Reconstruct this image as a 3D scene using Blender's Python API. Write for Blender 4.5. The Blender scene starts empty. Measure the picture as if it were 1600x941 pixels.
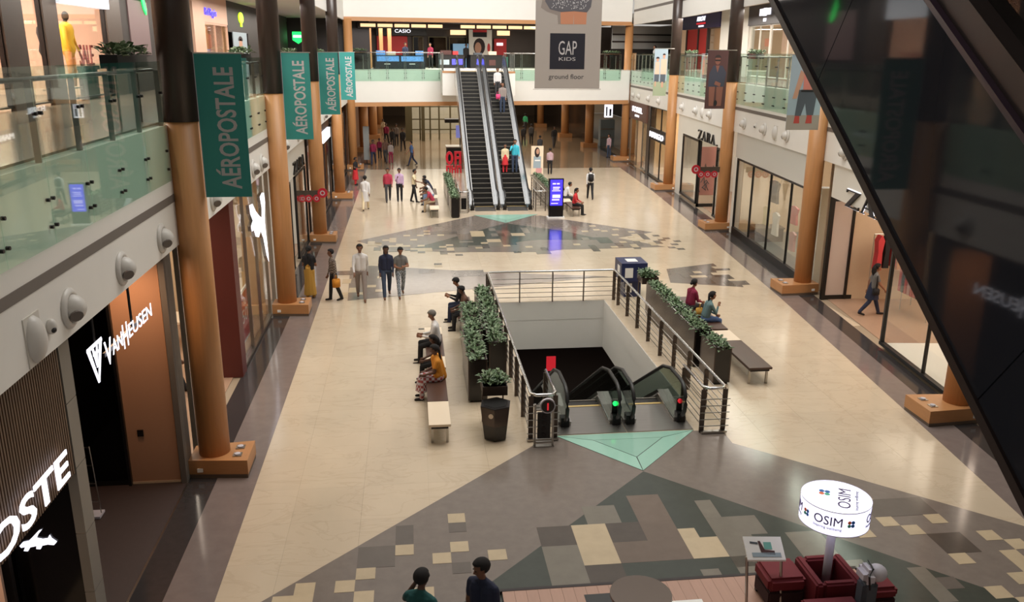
import bpy, bmesh, math, random
import numpy as np
from mathutils import Vector, Matrix
random.seed(7)
SC = bpy.context.scene
COL = SC.collection

# ------------------------------------------------------------------ camera
def make_camera():
    psi, th, ro = math.radians(6.8328), math.radians(16.35), math.radians(0.45)
    f = Vector((math.sin(psi)*math.cos(th), math.cos(psi)*math.cos(th), -math.sin(th)))
    r = Vector((math.cos(psi), -math.sin(psi), 0)); u = r.cross(f)
    r2 = r*math.cos(ro) + u*math.sin(ro); u2 = u*math.cos(ro) - r*math.sin(ro)
    m = Matrix.Identity(4)
    for i in range(3):
        m[i][0], m[i][1], m[i][2] = r2[i], u2[i], -f[i]
    m[2][3] = 7.6
    c = bpy.data.cameras.new('camera'); o = bpy.data.objects.new('camera', c)
    c.sensor_fit = 'HORIZONTAL'; c.sensor_width = 36; c.lens = 36*1325/1600
    c.clip_start = 0.05; c.clip_end = 400
    o.matrix_world = m; COL.objects.link(o); SC.camera = o
make_camera()
vs = SC.view_settings
vs.view_transform = 'Standard'; vs.look = 'None'; vs.gamma = 1.0; vs.use_curve_mapping = False
vs.exposure = 0.35

# ------------------------------------------------------------------ world and large lights
W = bpy.data.worlds.new('world'); SC.world = W; W.use_nodes = True
bg = W.node_tree.nodes['Background']; bg.inputs[0].default_value = (1.0, 0.95, 0.88, 1); bg.inputs[1].default_value = 0.4

def area(name, loc, size, energy, color=(1, 1, 1), rot=(0, 0, 0), spread=180):
    l = bpy.data.lights.new(name, 'AREA'); l.shape = 'RECTANGLE'; l.size, l.size_y = size
    l.energy = energy; l.color = color; l.spread = math.radians(spread)
    o = bpy.data.objects.new(name, l); o.location = loc; o.rotation_euler = rot; COL.objects.link(o); return o
# daylight through the long skylight above the atrium
area('skylight_far', (5.0, 46, 19), (15, 22), 450, (1.0, 0.975, 0.94), spread=112)
area('skylight_mid', (4.6, 21, 19), (14, 14), 1600, (1.0, 0.96, 0.90), spread=140)
# tilted light added to whiten the far gallery fascias, no such glazing known
area('far_fascia_fill', (5.0, 33, 18.5), (15, 7), 2500, (1.0, 0.975, 0.94), (math.radians(64), 0, 0), spread=125)
# gallery and shop ceiling lighting (long fluorescent coves)
area('gallery_cove_left', (-5.9, 36, 9.35), (1.2, 34), 1000, (1, 0.9, 0.8))
area('gallery_cove_right', (15.3, 34, 9.45), (1.2, 36), 1400, (1, 0.92, 0.84))
area('gallery_cove_far', (5.5, 62, 9.3), (16, 2.0), 800, (1, 0.9, 0.78))
area('corridor_cove', (5.0, 76, 4.0), (14, 26), 1300, (1, 0.88, 0.72))
area('near_fill', (4.0, 4.5, 11.9), (16, 2.5), 90, (1, 0.93, 0.84))  # added fill that brightens the near fascia, its fixture is unseen
area('basement_fill', (4.5, 33, -1.4), (10, 6), 45, (1, 0.8, 0.65))  # dim fill added so the basement is not black, no lamp seen there
SHOP = 2.0                                   # brightness of every shop interior
# ------------------------------------------------------------------ materials
def lin(c):
    return tuple(((v/255)/12.92 if v/255 <= 0.04045 else ((v/255+0.055)/1.055)**2.4) for v in c)
MATS = {}
def M(name, rgb=None, rough=0.5, metal=0.0, emit=0.0, var=0.0, scale=6.0, stretch=(1, 1, 1), spec=0.5, rnd=0.0, bump=0.0, coat=0.0, world=False, ergb=None):
    """principled material; var = strength of a procedural noise in the colour, rnd = per-object tint change"""
    if name in MATS: return MATS[name]
    m = bpy.data.materials.new(name); m.use_nodes = True; nt = m.node_tree; p = nt.nodes['Principled BSDF']
    c = lin(rgb); p.inputs['Base Color'].default_value = (*c, 1)
    p.inputs['Roughness'].default_value = rough; p.inputs['Metallic'].default_value = metal
    p.inputs['Specular IOR Level'].default_value = spec
    p.inputs['Coat Weight'].default_value = coat
    if emit:
        p.inputs['Emission Color'].default_value = (*(lin(ergb) if ergb else c), 1); p.inputs['Emission Strength'].default_value = emit
    if var or rnd or bump:
        tc = nt.nodes.new('ShaderNodeTexCoord'); mp = nt.nodes.new('ShaderNodeMapping'); mp.inputs['Scale'].default_value = stretch
        if world:
            ge = nt.nodes.new('ShaderNodeNewGeometry'); nt.links.new(ge.outputs['Position'], mp.inputs['Vector'])
        else:
            nt.links.new(tc.outputs['Object'], mp.inputs['Vector'])
        nz = nt.nodes.new('ShaderNodeTexNoise'); nz.inputs['Scale'].default_value = scale; nz.inputs['Detail'].default_value = 6; nz.inputs['Roughness'].default_value = 0.6
        nt.links.new(mp.outputs[0], nz.inputs['Vector'])
        mr = nt.nodes.new('ShaderNodeMapRange'); mr.inputs['From Min'].default_value = 0.25; mr.inputs['From Max'].default_value = 0.75
        mr.inputs['To Min'].default_value = 1-var; mr.inputs['To Max'].default_value = 1+var
        nt.links.new(nz.outputs['Fac'], mr.inputs['Value'])
        fac = mr.outputs[0]
        if rnd:
            oi = nt.nodes.new('ShaderNodeObjectInfo'); m2 = nt.nodes.new('ShaderNodeMapRange')
            m2.inputs['To Min'].default_value = 1-rnd; m2.inputs['To Max'].default_value = 1+rnd
            nt.links.new(oi.outputs['Random'], m2.inputs['Value'])
            mu = nt.nodes.new('ShaderNodeMath'); mu.operation = 'MULTIPLY'
            nt.links.new(fac, mu.inputs[0]); nt.links.new(m2.outputs[0], mu.inputs[1]); fac = mu.outputs[0]
        mx = nt.nodes.new('ShaderNodeVectorMath'); mx.operation = 'SCALE'; mx.inputs[0].default_value = c
        nt.links.new(fac, mx.inputs['Scale']); nt.links.new(mx.outputs[0], p.inputs['Base Color'])
        if bump:
            b = nt.nodes.new('ShaderNodeBump'); b.inputs['Strength'].default_value = bump; b.inputs['Distance'].default_value = 0.01
            nt.links.new(nz.outputs['Fac'], b.inputs['Height']); nt.links.new(b.outputs[0], p.inputs['Normal'])
    MATS[name] = m; return m
def marble():
    """cream marble: broad clouds, thin darker veins and a tint of its own for each slab"""
    m = M('cream_marble', (200, 183, 160), 0.17, var=0.07, scale=0.9, stretch=(1, 0.6, 1), rnd=0.035, world=True, spec=0.38)
    nt = m.node_tree; p = nt.nodes['Principled BSDF']
    src = p.inputs['Base Color'].links[0].from_socket
    ge = nt.nodes.new('ShaderNodeNewGeometry'); nz = nt.nodes.new('ShaderNodeTexNoise')
    mp = nt.nodes.new('ShaderNodeMapping'); mp.inputs['Rotation'].default_value = (0, 0, 0.6); mp.inputs['Scale'].default_value = (0.7, 1.6, 1)
    nt.links.new(ge.outputs['Position'], mp.inputs[0]); nt.links.new(mp.outputs[0], nz.inputs['Vector'])
    nz.inputs['Scale'].default_value = 1.1; nz.inputs['Detail'].default_value = 8; nz.inputs['Distortion'].default_value = 1.2
    r = nt.nodes.new('ShaderNodeValToRGB'); e = r.color_ramp.elements
    e[0].position = 0.475; e[0].color = (1, 1, 1, 1); e[1].position = 0.525; e[1].color = (1, 1, 1, 1)
    k = r.color_ramp.elements.new(0.5); k.color = (0.84, 0.80, 0.76, 1)
    nt.links.new(nz.outputs['Fac'], r.inputs[0])
    mx = nt.nodes.new('ShaderNodeMix'); mx.data_type = 'RGBA'; mx.blend_type = 'MULTIPLY'; mx.inputs[0].default_value = 0.45
    nt.links.new(src, mx.inputs[6]); nt.links.new(r.outputs[0], mx.inputs[7]); nt.links.new(mx.outputs[2], p.inputs['Base Color'])
    return m
def glass(name, tint=(200, 225, 215), rough=0.02, refl=1.0, ior=1.45):
    if name in MATS: return MATS[name]
    m = bpy.data.materials.new(name); m.use_nodes = True; nt = m.node_tree
    for n in list(nt.nodes):
        if n.type == 'BSDF_PRINCIPLED': nt.nodes.remove(n)
    out = nt.nodes['Material Output']; t = nt.nodes.new('ShaderNodeBsdfTransparent'); t.inputs[0].default_value = (*lin(tint), 1)
    g = nt.nodes.new('ShaderNodeBsdfGlossy'); g.inputs['Roughness'].default_value = rough; g.inputs[0].default_value = (refl, refl, refl, 1)
    fr = nt.nodes.new('ShaderNodeFresnel'); ge = nt.nodes.new('ShaderNodeNewGeometry'); mr = nt.nodes.new('ShaderNodeMapRange')
    mr.inputs['To Min'].default_value = ior; mr.inputs['To Max'].default_value = 1/ior      # same reflection on both faces of a thin pane
    nt.links.new(ge.outputs['Backfacing'], mr.inputs['Value']); nt.links.new(mr.outputs[0], fr.inputs[0])
    mx = nt.nodes.new('ShaderNodeMixShader'); nt.links.new(fr.outputs[0], mx.inputs[0]); nt.links.new(t.outputs[0], mx.inputs[1]); nt.links.new(g.outputs[0], mx.inputs[2])
    nt.links.new(mx.outputs[0], out.inputs[0]); MATS[name] = m; return m
marble()
M('grey_granite', (122, 112, 105), 0.14, var=0.10, scale=5, rnd=0.05, world=True)
M('border_granite', (124, 112, 108), 0.12, var=0.10, scale=4, world=True)
M('black_granite', (58, 54, 54), 0.12, var=0.12, scale=6, world=True)
M('tile_b', (190, 172, 144), 0.14, var=0.08, scale=3, rnd=0.05, world=True)
M('tile_g', (122, 116, 106), 0.14, var=0.08, scale=4, rnd=0.06, world=True)
M('tile_t', (112, 98, 88), 0.14, var=0.08, scale=4, rnd=0.06, world=True)
M('tile_d', (84, 76, 70), 0.14, var=0.10, scale=4, rnd=0.08, world=True)
M('tile_s', (104, 96, 90), 0.14, var=0.08, scale=4, rnd=0.05, world=True)
M('tile_k', (70, 74, 68), 0.14, var=0.10, scale=4, rnd=0.05, world=True)
M('teal_glass_floor', (150, 192, 176), 0.12, rnd=0.10, var=0.02)
M('shaded_marble', (150, 128, 104), 0.10, var=0.06, scale=1.5, world=True)  # cream marble again, the corridor's weaker light put into a darker colour
M('column_wood', (188, 134, 84), 0.42, var=0.10, scale=5, stretch=(4, 4, 0.25))
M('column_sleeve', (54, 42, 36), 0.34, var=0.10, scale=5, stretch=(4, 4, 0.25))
M('base_wood', (180, 128, 82), 0.4, var=0.08, scale=5, stretch=(0.6, 0.6, 5))
M('plinth', (98, 82, 70), 0.5)
M('trim_wood', (190, 138, 92), 0.45, var=0.06, scale=4, stretch=(0.3, 0.3, 4))
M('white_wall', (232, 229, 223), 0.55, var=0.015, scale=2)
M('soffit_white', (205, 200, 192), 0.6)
M('stripe_grey', (112, 104, 98), 0.6)
M('steel', (176, 172, 166), 0.28, metal=1.0)
M('bright_steel', (214, 214, 214), 0.2, metal=1.0)
M('brushed_plate', (150, 146, 142), 0.36, metal=0.9, var=0.08, scale=4, stretch=(0.3, 5, 1))
M('post_brown', (92, 80, 72), 0.35, metal=0.5)
M('black', (16, 15, 15), 0.4)
M('black_gloss', (14, 13, 14), 0.12)
M('rubber', (22, 21, 22), 0.45)
M('dark_metal', (44, 40, 40), 0.35, metal=0.6)
M('step_black', (34, 32, 30), 0.5, metal=0.3)
M('step_edge', (112, 106, 96), 0.5)
M('comb_gold', (206, 176, 110), 0.4)
M('teal_cloth', (52, 138, 132), 0.7, rnd=0.05, var=0.02)
M('banner_letter', (186, 182, 184), 0.7)
M('banner_grey', (166, 158, 152), 0.7)
M('navy', (20, 20, 34), 0.6)
M('white', (235, 233, 230), 0.5)
M('lit_white', (255, 255, 255), 0.5, emit=1.15, ergb=(240, 240, 255))
M('lit_white_soft', (240, 240, 240), 0.5, emit=0.8, ergb=(240, 240, 255))
M('lit_warm', (255, 230, 190), 0.5, emit=0.9, ergb=(255, 214, 160))
M('lit_blue', (60, 50, 230), 0.4, emit=1.6, ergb=(52, 40, 235))
M('lit_red', (210, 40, 50), 0.5, emit=0.6)
M('red_sign', (178, 28, 44), 0.5)
M('dark_wood', (46, 34, 30), 0.45, var=0.10, scale=3)
M('slat_wood', (104, 80, 62), 0.5, rnd=0.06, var=0.06, scale=3, stretch=(1, 1, 0.2))
M('tan_panel', (186, 142, 114), 0.5, var=0.03, scale=1)
M('pilaster_stone', (122, 116, 108), 0.4, var=0.06, scale=3, rnd=0.05)
M('gallery_floor', (116, 100, 90), 0.2, var=0.05)
M('shop_white', (222, 218, 208), 0.5)
M('shop_cream', (214, 190, 160), 0.6, var=0.02)
M('shop_pink', (214, 176, 154), 0.6, var=0.02)
M('shop_dark', (44, 38, 36), 0.6)
M('shop_floor_tile', (168, 138, 116), 0.25, var=0.04)
M('shop_red', (190, 34, 36), 0.5)
M('puma_red', (92, 34, 32), 0.4)
M('vh_carpet', (60, 48, 46), 0.6, var=0.08, scale=8)
M('leaf', (84, 108, 74), 0.5, rnd=0.1, var=0.25, scale=9, world=True)
M('leaf_pale', (142, 160, 128), 0.5, var=0.2, scale=9, world=True)
M('soil', (60, 48, 40), 0.9)
M('planter_brown', (72, 60, 54), 0.22, metal=0.3, var=0.05)
M('planter_black', (34, 30, 28), 0.16)
M('bench_wood', (76, 52, 42), 0.35, var=0.10, scale=3, stretch=(4, 0.5, 1))
M('bench_white', (226, 208, 184), 0.4)
M('navy_box', (30, 40, 82), 0.4)
M('sofa_red', (104, 16, 26), 0.75, var=0.08, scale=6)
M('sofa_inner', (44, 10, 14), 0.8)
M('grey_plastic', (196, 192, 200), 0.4)
M('kiosk_wood', (176, 138, 120), 0.4, var=0.06, scale=2, stretch=(5, 0.6, 1), rnd=0.04)
M('dark_panel', (40, 41, 47), 0.04, spec=0.4)
M('panel_trim', (44, 34, 34), 0.35, metal=0.3)
M('duct_white', (206, 202, 196), 0.4)
M('purple', (60, 34, 120), 0.5)
M('shutter_grey', (150, 152, 150), 0.45, metal=0.4)
M('frame_olive', (92, 84, 60), 0.4, metal=0.5)
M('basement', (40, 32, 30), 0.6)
glass('clear_glass', (246, 248, 246), ior=1.38); glass('green_glass', (238, 249, 244), ior=1.38); glass('well_glass', (196, 206, 200), ior=1.38); glass('dark_glass', (120, 112, 108)); glass('frost_glass', (200, 226, 214), 0.25)

# ------------------------------------------------------------------ mesh helpers
class MB:
    """collects shapes (world coordinates, or those of frame self.f) for ONE mesh object"""
    def __init__(s, frame=None): s.bm = bmesh.new(); s.f = frame; s.mi = 0
    def P(s, p): return Vector(p) if s.f is None else s.f @ Vector(p)
    def verts(s, pts): return [s.bm.verts.new(s.P(p)) for p in pts]
    def face(s, vs):
        try: f = s.bm.faces.new(vs); f.material_index = s.mi; return f
        except ValueError: return None
    def box(s, x0, x1, y0, y1, z0, z1):
        v = s.verts([(x, y, z) for z in (z0, z1) for x, y in ((x0, y0), (x1, y0), (x1, y1), (x0, y1))])
        for q in ((0, 3, 2, 1), (4, 5, 6, 7), (0, 1, 5, 4), (1, 2, 6, 5), (2, 3, 7, 6), (3, 0, 4, 7)): s.face([v[i] for i in q])
        return s
    def prism(s, pts, z0, z1):
        a = s.verts([(x, y, z0) for x, y in pts]); b = s.verts([(x, y, z1) for x, y in pts]); n = len(pts)
        s.face(a[::-1]); s.face(b)
        for i in range(n): s.face([a[i], a[(i+1) % n], b[(i+1) % n], b[i]])
        return s
    def sheet(s, pts, off):
        """polygon through 3D points, extruded by the vector off"""
        off = Vector(off); a = s.verts(pts); b = [s.bm.verts.new(v.co + off) for v in a]; n = len(a)
        s.face(a[::-1]); s.face(b)
        for i in range(n): s.face([a[i], a[(i+1) % n], b[(i+1) % n], b[i]])
        return s
    def tube(s, path, r, n=8, closed=False):
        pts = [s.P(p) for p in path]; rings = []
        rs = r if isinstance(r, (list, tuple)) else [r]*len(pts)
        for i, p in enumerate(pts):
            a = pts[i-1] if i > 0 else (pts[-1] if closed else p); b = pts[i+1] if i < len(pts)-1 else (pts[0] if closed else p)
            t = (b-a).normalized(); up = Vector((0, 0, 1)) if abs(t.z) < 0.95 else Vector((0, 1, 0))
            u = t.cross(up).normalized(); w = u.cross(t)
            rings.append([s.bm.verts.new(p + (u*math.cos(k*2*math.pi/n) + w*math.sin(k*2*math.pi/n))*rs[i]) for k in range(n)])
        m = len(rings)
        for i in range(m if closed else m-1):
            A, B = rings[i], rings[(i+1) % m]
            for k in range(n): s.face([A[k], A[(k+1) % n], B[(k+1) % n], B[k]])
        if not closed: s.face(rings[0][::-1]); s.face(rings[-1])
        return s
    def lathe(s, prof, c=(0, 0, 0), axis=(0, 0, 1), n=20, cap=True):
        c = Vector(c); t = Vector(axis).normalized(); up = Vector((0, 0, 1)) if abs(t.z) < 0.9 else Vector((1, 0, 0))
        u = t.cross(up).normalized(); w = t.cross(u); rings = []
        for r, h in prof:
            rings.append([s.bm.verts.new(s.P(c + t*h + (u*math.cos(k*2*math.pi/n) + w*math.sin(k*2*math.pi/n))*r)) for k in range(n)])
        for A, B in zip(rings, rings[1:]):
            for k in range(n): s.face([A[k], A[(k+1) % n], B[(k+1) % n], B[k]])
        if cap: s.face(rings[0][::-1]); s.face(rings[-1])
        return s
    def ball(s, c, r, n=10, m=6):
        c = Vector(c); r = Vector(r) if isinstance(r, (tuple, list)) else Vector((r, r, r)); rings = []
        top = s.bm.verts.new(s.P(c + Vector((0, 0, r.z)))); bot = s.bm.verts.new(s.P(c - Vector((0, 0, r.z))))
        for j in range(1, m):
            a = math.pi*j/m
            rings.append([s.bm.verts.new(s.P(c + Vector((r.x*math.sin(a)*math.cos(k*2*math.pi/n), r.y*math.sin(a)*math.sin(k*2*math.pi/n), r.z*math.cos(a))))) for k in range(n)])
        for k in range(n):
            s.face([top, rings[0][k], rings[0][(k+1) % n]]); s.face([bot, rings[-1][(k+1) % n], rings[-1][k]])
        for A, B in zip(rings, rings[1:]):
            for k in range(n): s.face([A[k], B[k], B[(k+1) % n], A[(k+1) % n]])
        return s
    def build(s, name, mat, parent=None, smooth=False, **props):
        bmesh.ops.recalc_face_normals(s.bm, faces=s.bm.faces[:])
        co = [v.co for v in s.bm.verts]
        if parent is not None and parent.get('_w') is not None: pw = Vector(parent['_w'])
        else: pw = Vector((0, 0, 0))
        lo = Vector([min(c[i] for c in co) for i in range(3)]); hi = Vector([max(c[i] for c in co) for i in range(3)])
        o_ = Vector(((lo.x+hi.x)/2, (lo.y+hi.y)/2, lo.z))
        for v in s.bm.verts: v.co -= o_
        me = bpy.data.meshes.new(name); s.bm.to_mesh(me); s.bm.free()
        for mm in (mat if isinstance(mat, (list, tuple)) else [mat]): me.materials.append(MATS[mm] if isinstance(mm, str) else mm)
        if smooth: me.polygons.foreach_set('use_smooth', [True]*len(me.polygons))
        return put(name, me, o_, parent, **props)
def put(name, me, loc, parent=None, **props):
    """link an object whose world position is loc"""
    o = bpy.data.objects.new(name, me); COL.objects.link(o); loc = Vector(loc)
    o['_w'] = tuple(loc)
    if parent is not None:
        o.parent = parent; o.location = loc - Vector(parent['_w'])
    else: o.location = loc
    for k, v in props.items():
        if v is not None: o['category' if k == 'cat' else k] = v
    return o
def thing(name, label, cat, loc, group=None): return put(name, None, loc, None, label=label, cat=cat, group=group)
def struct(name, mb, mat, label=None, **kw): return mb.build(name, mat, None, kind='structure', label=label, **kw)
def copy_tree(o, loc, rz=0.0, label=None, group=None):
    r = o.copy(); COL.objects.link(r); r.location = loc; r.rotation_euler = (0, 0, rz); r['_w'] = tuple(loc)
    if label: r['label'] = label
    if group: r['group'] = group
    for ch in o.children:
        c = ch.copy(); COL.objects.link(c); c.parent = r
        for g in ch.children:
            d = g.copy(); COL.objects.link(d); d.parent = c
    return r
def smooth_angle(o, deg=40):
    me = o.data; me.polygons.foreach_set('use_smooth', [True]*len(me.polygons))
    try: me.set_sharp_from_angle(angle=math.radians(deg))
    except Exception: pass
    return o
_txt = {}
def text_mb(s, w, h, origin, right, up, depth=0.03, mb=None, shear=0.0, keep=False, bold=0.0):
    """lettering fitted into w x h metres, lower-left corner at origin"""
    key = (s, bold)
    if key not in _txt:
        cu = bpy.data.curves.new('t', 'FONT'); cu.body = s; cu.resolution_u = 3; cu.fill_mode = 'BOTH'; cu.offset = bold
        ob = bpy.data.objects.new('t', cu); me = bpy.data.meshes.new_from_object(ob)
        vs = [tuple(v.co) for v in me.vertices]; fs = [tuple(p.vertices) for p in me.polygons]
        bpy.data.objects.remove(ob); bpy.data.curves.remove(cu); bpy.data.meshes.remove(me)
        _txt[key] = (vs, fs)
    vs, fs = _txt[key]
    x0, x1 = min(v[0] for v in vs), max(v[0] for v in vs); y0, y1 = min(v[1] for v in vs), max(v[1] for v in vs)
    right = Vector(right); up = Vector(up); n = right.cross(up).normalized(); origin = Vector(origin)
    mb = mb or MB(); sx, sy = w/(x1-x0), h/(y1-y0)
    if keep: sx = sy = min(sx, sy)
    f = [origin + right*((v[0]-x0)*sx + shear*(v[1]-y0)*sy) + up*((v[1]-y0)*sy) + n*depth for v in vs]
    A = [mb.bm.verts.new(mb.P(p)) for p in f]; B = [mb.bm.verts.new(mb.P(p - n*depth)) for p in f]
    cnt = {}
    for p in fs:
        mb.face([A[i] for i in p]); mb.face([B[i] for i in reversed(p)])
        for i in range(len(p)):
            a, b = p[i], p[(i+1) % len(p)]; cnt[(a, b)] = 1
    for (a, b) in cnt:
        if (b, a) not in cnt: mb.face([A[a], B[a], B[b], A[b]])
    return mb
def poly2(mb, pts, origin, right, up, depth=0.02):
    right = Vector(right); up = Vector(up); n = right.cross(up).normalized(); o = Vector(origin)
    return mb.sheet([o + right*a + up*b for a, b in pts], n*depth)
def ell(cx, cy, rx, ry, n=16, a0=0, a1=2*math.pi):
    return [(cx + rx*math.cos(a0 + (a1-a0)*k/n), cy + ry*math.sin(a0 + (a1-a0)*k/n)) for k in range(n + (0 if abs(a1-a0-2*math.pi) < 1e-6 else 1))]
# ------------------------------------------------------------------ layout
FLR = 6.45                                   # first-floor level
ZB, ZT = 4.38, 6.40                          # gallery fascia
RB = [(9.6, 5.4), (10.8, 15.42), (11.94, 25.47), (12.91, 35.85), (13.86, 47.21), (14.62, 60.8), (15.1, 75.0)]
RW = [Vector((x+1.1, y, 0)) for x, y in RB]      # right shop line
def frame(o, along, inward):
    m = Matrix.Identity(4)
    for i in range(3): m[i][0], m[i][1], m[i][2], m[i][3] = inward[i], along[i], (0, 0, 1)[i], o[i]
    return m
FL = frame((-4.2, 0, 0), (0, 1, 0), (-1, 0, 0))
FR, RL = [], []
for k in range(len(RW)-1):
    d = RW[k+1]-RW[k]; RL.append(d.length); d.normalize(); FR.append(frame(RW[k], d, (d.y, -d.x, 0)))
FO = Vector((-4.0, 57.5, 0)); fd = (Vector((15.57, 60.85, 0))-FO); FLEN = fd.length; fd.normalize()
FF = frame(FO, fd, (-fd.y, fd.x, 0))         # far gallery: s along, i away from the hall
def R(k, i, s, z=0.0): return FR[k] @ Vector((i, s, z))
LEFT_Y = [15.05, 25.1, 35.15, 45.9, 57.6]
RIGHT_C = [(11.62, 15.75), (12.88, 25.85), (13.83, 36.3), (14.78, 47.55), (15.3, 60.95)]
HX0, HX1, HY0, HY1 = 2.6, 6.05, 17.1, 25.6   # escalator well opening

# ------------------------------------------------------------------ floor
mb = MB()
for x0, x1, y0, y1 in ((-14, HX0, 2, 112), (HX1, 26, 2, 112), (HX0, HX1, 2, HY0), (HX0, HX1, HY1, 112)):
    mb.box(x0, x1, y0, y1, -1.22, -0.014)
floor = struct('floor', mb, M('grout', (150, 134, 114), 0.5), 'polished cream marble floor of the mall hall')
G4 = 1.162
def cut(r):
    x0, x1, y0, y1 = r
    if x1 <= HX0 or x0 >= HX1 or y1 <= HY0 or y0 >= HY1: return [r]
    out = []
    if x0 < HX0: out.append((x0, HX0, y0, y1))
    if x1 > HX1: out.append((HX1, x1, y0, y1))
    a, b = max(x0, HX0), min(x1, HX1)
    if y0 < HY0: out.append((a, b, y0, HY0))
    if y1 > HY1: out.append((a, b, HY1, y1))
    return out
def beige_edge(y):
    for (x0, y0), (x1, y1) in zip(RB, RB[1:]):
        if y <= y1: return x0 + (x1-x0)*(y-y0)/(y1-y0) - 0.1
    return RB[-1][0]
slabs = []
y = 0.14
while y < 57.5:
    x = -3.02 - 0.3
    while x < beige_edge(y)+0.4:
        if y + G4 > 9.5: slabs += [s for s in cut((max(x, -3.1), min(x+G4, 16), y, min(y+G4, 57.6))) if s[1]-s[0] > 0.05 and s[3]-s[2] > 0.05]
        x += G4
    y += G4
cache = {}
for n, (x0, x1, y0, y1) in enumerate(slabs[:300]):
    w, d = round(x1-x0, 3), round(y1-y0, 3)
    c = Vector(((x0+x1)/2, (y0+y1)/2, -0.014))
    if (w, d) not in cache:
        o = MB().box(x0+0.001, x1-0.001, y0+0.001, y1-0.001, -0.014, 0.0).build('marble_slab', 'cream_marble', floor); cache[(w, d)] = o.data
    else: put('marble_slab', cache[(w, d)], c, floor)
mb = MB()
for x0, x1, y0, y1 in slabs[300:]: mb.box(x0+0.001, x1-0.001, y0+0.001, y1-0.001, -0.014, 0.0)
mb.build('marble_slab', 'cream_marble', floor, kind='stuff')
mb = MB()
mb.prism([(-4.2, 57.6), (17, 57.6), (17, 110), (-4.2, 110)], -0.014, 0.0); mb.build('corridor_paving', 'shaded_marble', floor)
# border strips along the shops
MB().box(-3.7, -2.96, 4, 75, 0, 0.003).build('border_strip', 'border_granite', floor)
MB().box(-4.22, -3.7, 4, 75, 0, 0.003).build('border_strip', 'black_granite', floor)
for a, b_, mt in ((-0.1, 0.6, 'border_granite'), (0.6, 1.12, "black_granite")):
    MB().prism([(x+a, y) for x, y in RB] + [(x+b_, y) for x, y in RB[::-1]], 0, 0.003).build('border_strip', mt, floor)
# inlaid granite wedges
def inlay(pts, z, mt): return MB().prism(pts, 0.0, z).build('inlay_wedge', mt, floor)
inlay([(2.4, 15.5), (-2.96, 10.14), (-2.96, 5), (10.0, 5), (10.3, 11.35), (6.35, 15.1), (6.35, 15.75), (2.4, 15.75)], 0.004, 'grey_granite')
inlay([(4.22, 14.1), (-1.2, 8.7), (-1.2, 6), (10.0, 6), (10.0, 8.3)], 0.006, 'tile_k')
TILES= {'b':[(0,0,1,1),(0,3,1,1),(-1,4,1,1),(-3,3,1,1),(2,4,1,1),(-5,5,1,1),(-6,6,1,1),(-8,6,1,1),(-9,7,2,1),(-5,7,1,1),(-2,7,1,1),(7,2,2,4),(13,4,2,2),(13,3,1,1),(25,3,1,1),(26,4,1,1),(28,3,1,1),(23,4,1,1),(27,7,1,1),(30,5,1,1),(31,6,1,1),(30,7,1,2),(29,9,1,1),(27,10,1,1),(25,0,1,1),(28,11,1,1),(33,-55,1,1),(32,-53,2,1),(-6,-59,1,1),(-6,-56,1,1),(-7,-52,1,1),(-6,-50,1,1),(-9,-51,1,2),(-10,-55,1,2),(-8,-49,1,1),(-10,-49,1,2),(1,-61,1,1),(0,-83,1,1),(0,-81,1,1),(-1,-80,1,1),(-3,-80,1,1),(2,-80,1,1),(-2,-77,1,1),(-5,-78,1,1),(-5,-77,1,2),(-6,-77,1,1),(-4,-74,1,1),(-8,-76,1,1),(-7,-75,1,1),(-8,-75,2,2),(-5,-73,3,1),(-1,-73,1,1),(-2,-71,1,1),(-1,-71,2,2),(2,-72,1,1),(3,-73,1,1),(3,-71,1,2),(7,-82,2,4),(13,-80,2,2),(9,-76,2,2),(8,-74,1,1),(11,-72,1,1),(7,-71,1,1),(14,-71,1,1),(26,-85,1,1),(26,-82,1,1),(24,-81,1,1),(27,-81,1,1),(29,-82,1,1),(28,-78,1,1),(31,-80,1,1),(31,-78,1,2),(30,-76,1,1),(30,-74,2,1),(28,-73,1,1),(29,-71,1,2),(26,-70,1,1),(21,-72,1,1),(32,-72,1,2)],'s':[(0,5,1,1),(-3,1,1,2),(-5,3,2,2),(0,1,1,1),(25,1,4,2),(25,9,1,1),(31,-54,1,2),(1,-62,1,1),(-11,-59,2,2),(-1,-59,2,2),(3,-58,4,3),(2,-88,1,2),(1,-82,4,2),(32,-78,1,4),(30,-73,1,3),(33,-73,1,2),(34,-77,1,1),(35,-75,1,1),(36,-73,1,1),(35,-71,1,1),(35,-68,1,1),(34,-69,1,1),(29,-69,1,1),(34,-74,1,1)],'t':[(11,2,2,2),(9,4,4,2),(11,-1,2,3),(11,-82,2,4),(5,-80,2,4)],'g':[(8,0,2,2),(15,0,1,2),(15,2,3,2),(15,4,2,3),(5,4,2,4),(13,7,1,1),(15,6,2,4),(19,4,2,3),(21,7,1,2),(24,8,1,3),(-7,-72,1,2),(-5,-72,2,3),(-2,-71,1,2),(-1,-69,1,1),(2,-68,1,1),(10,-80,2,2),(10,-84,1,2),(9,-74,2,3),(15,-84,1,4),(6,-72,2,1),(4,-71,2,3),(7,-70,2,2),(4,-67,1,1),(15,-68,2,2),(5,-75,2,1),(23,-76,1,2)],'d':[(7,6,2,2),(9,2,2,2),(5,2,2,2),(27,5,2,2),(33,-54,2,1),(33,-52,1,3),(35,-50,1,2),(35,-56,1,1),(36,-53,1,2),(35,-53,1,1),(2,-69,2,1),(11,-74,2,2),(8,-72,1,2),(12,-68,1,1),(16,-70,1,2),(23,-71,1,4),(27,-72,1,2)],'k':[(11,-76,2,2),(25,-76,2,4)]}
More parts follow.
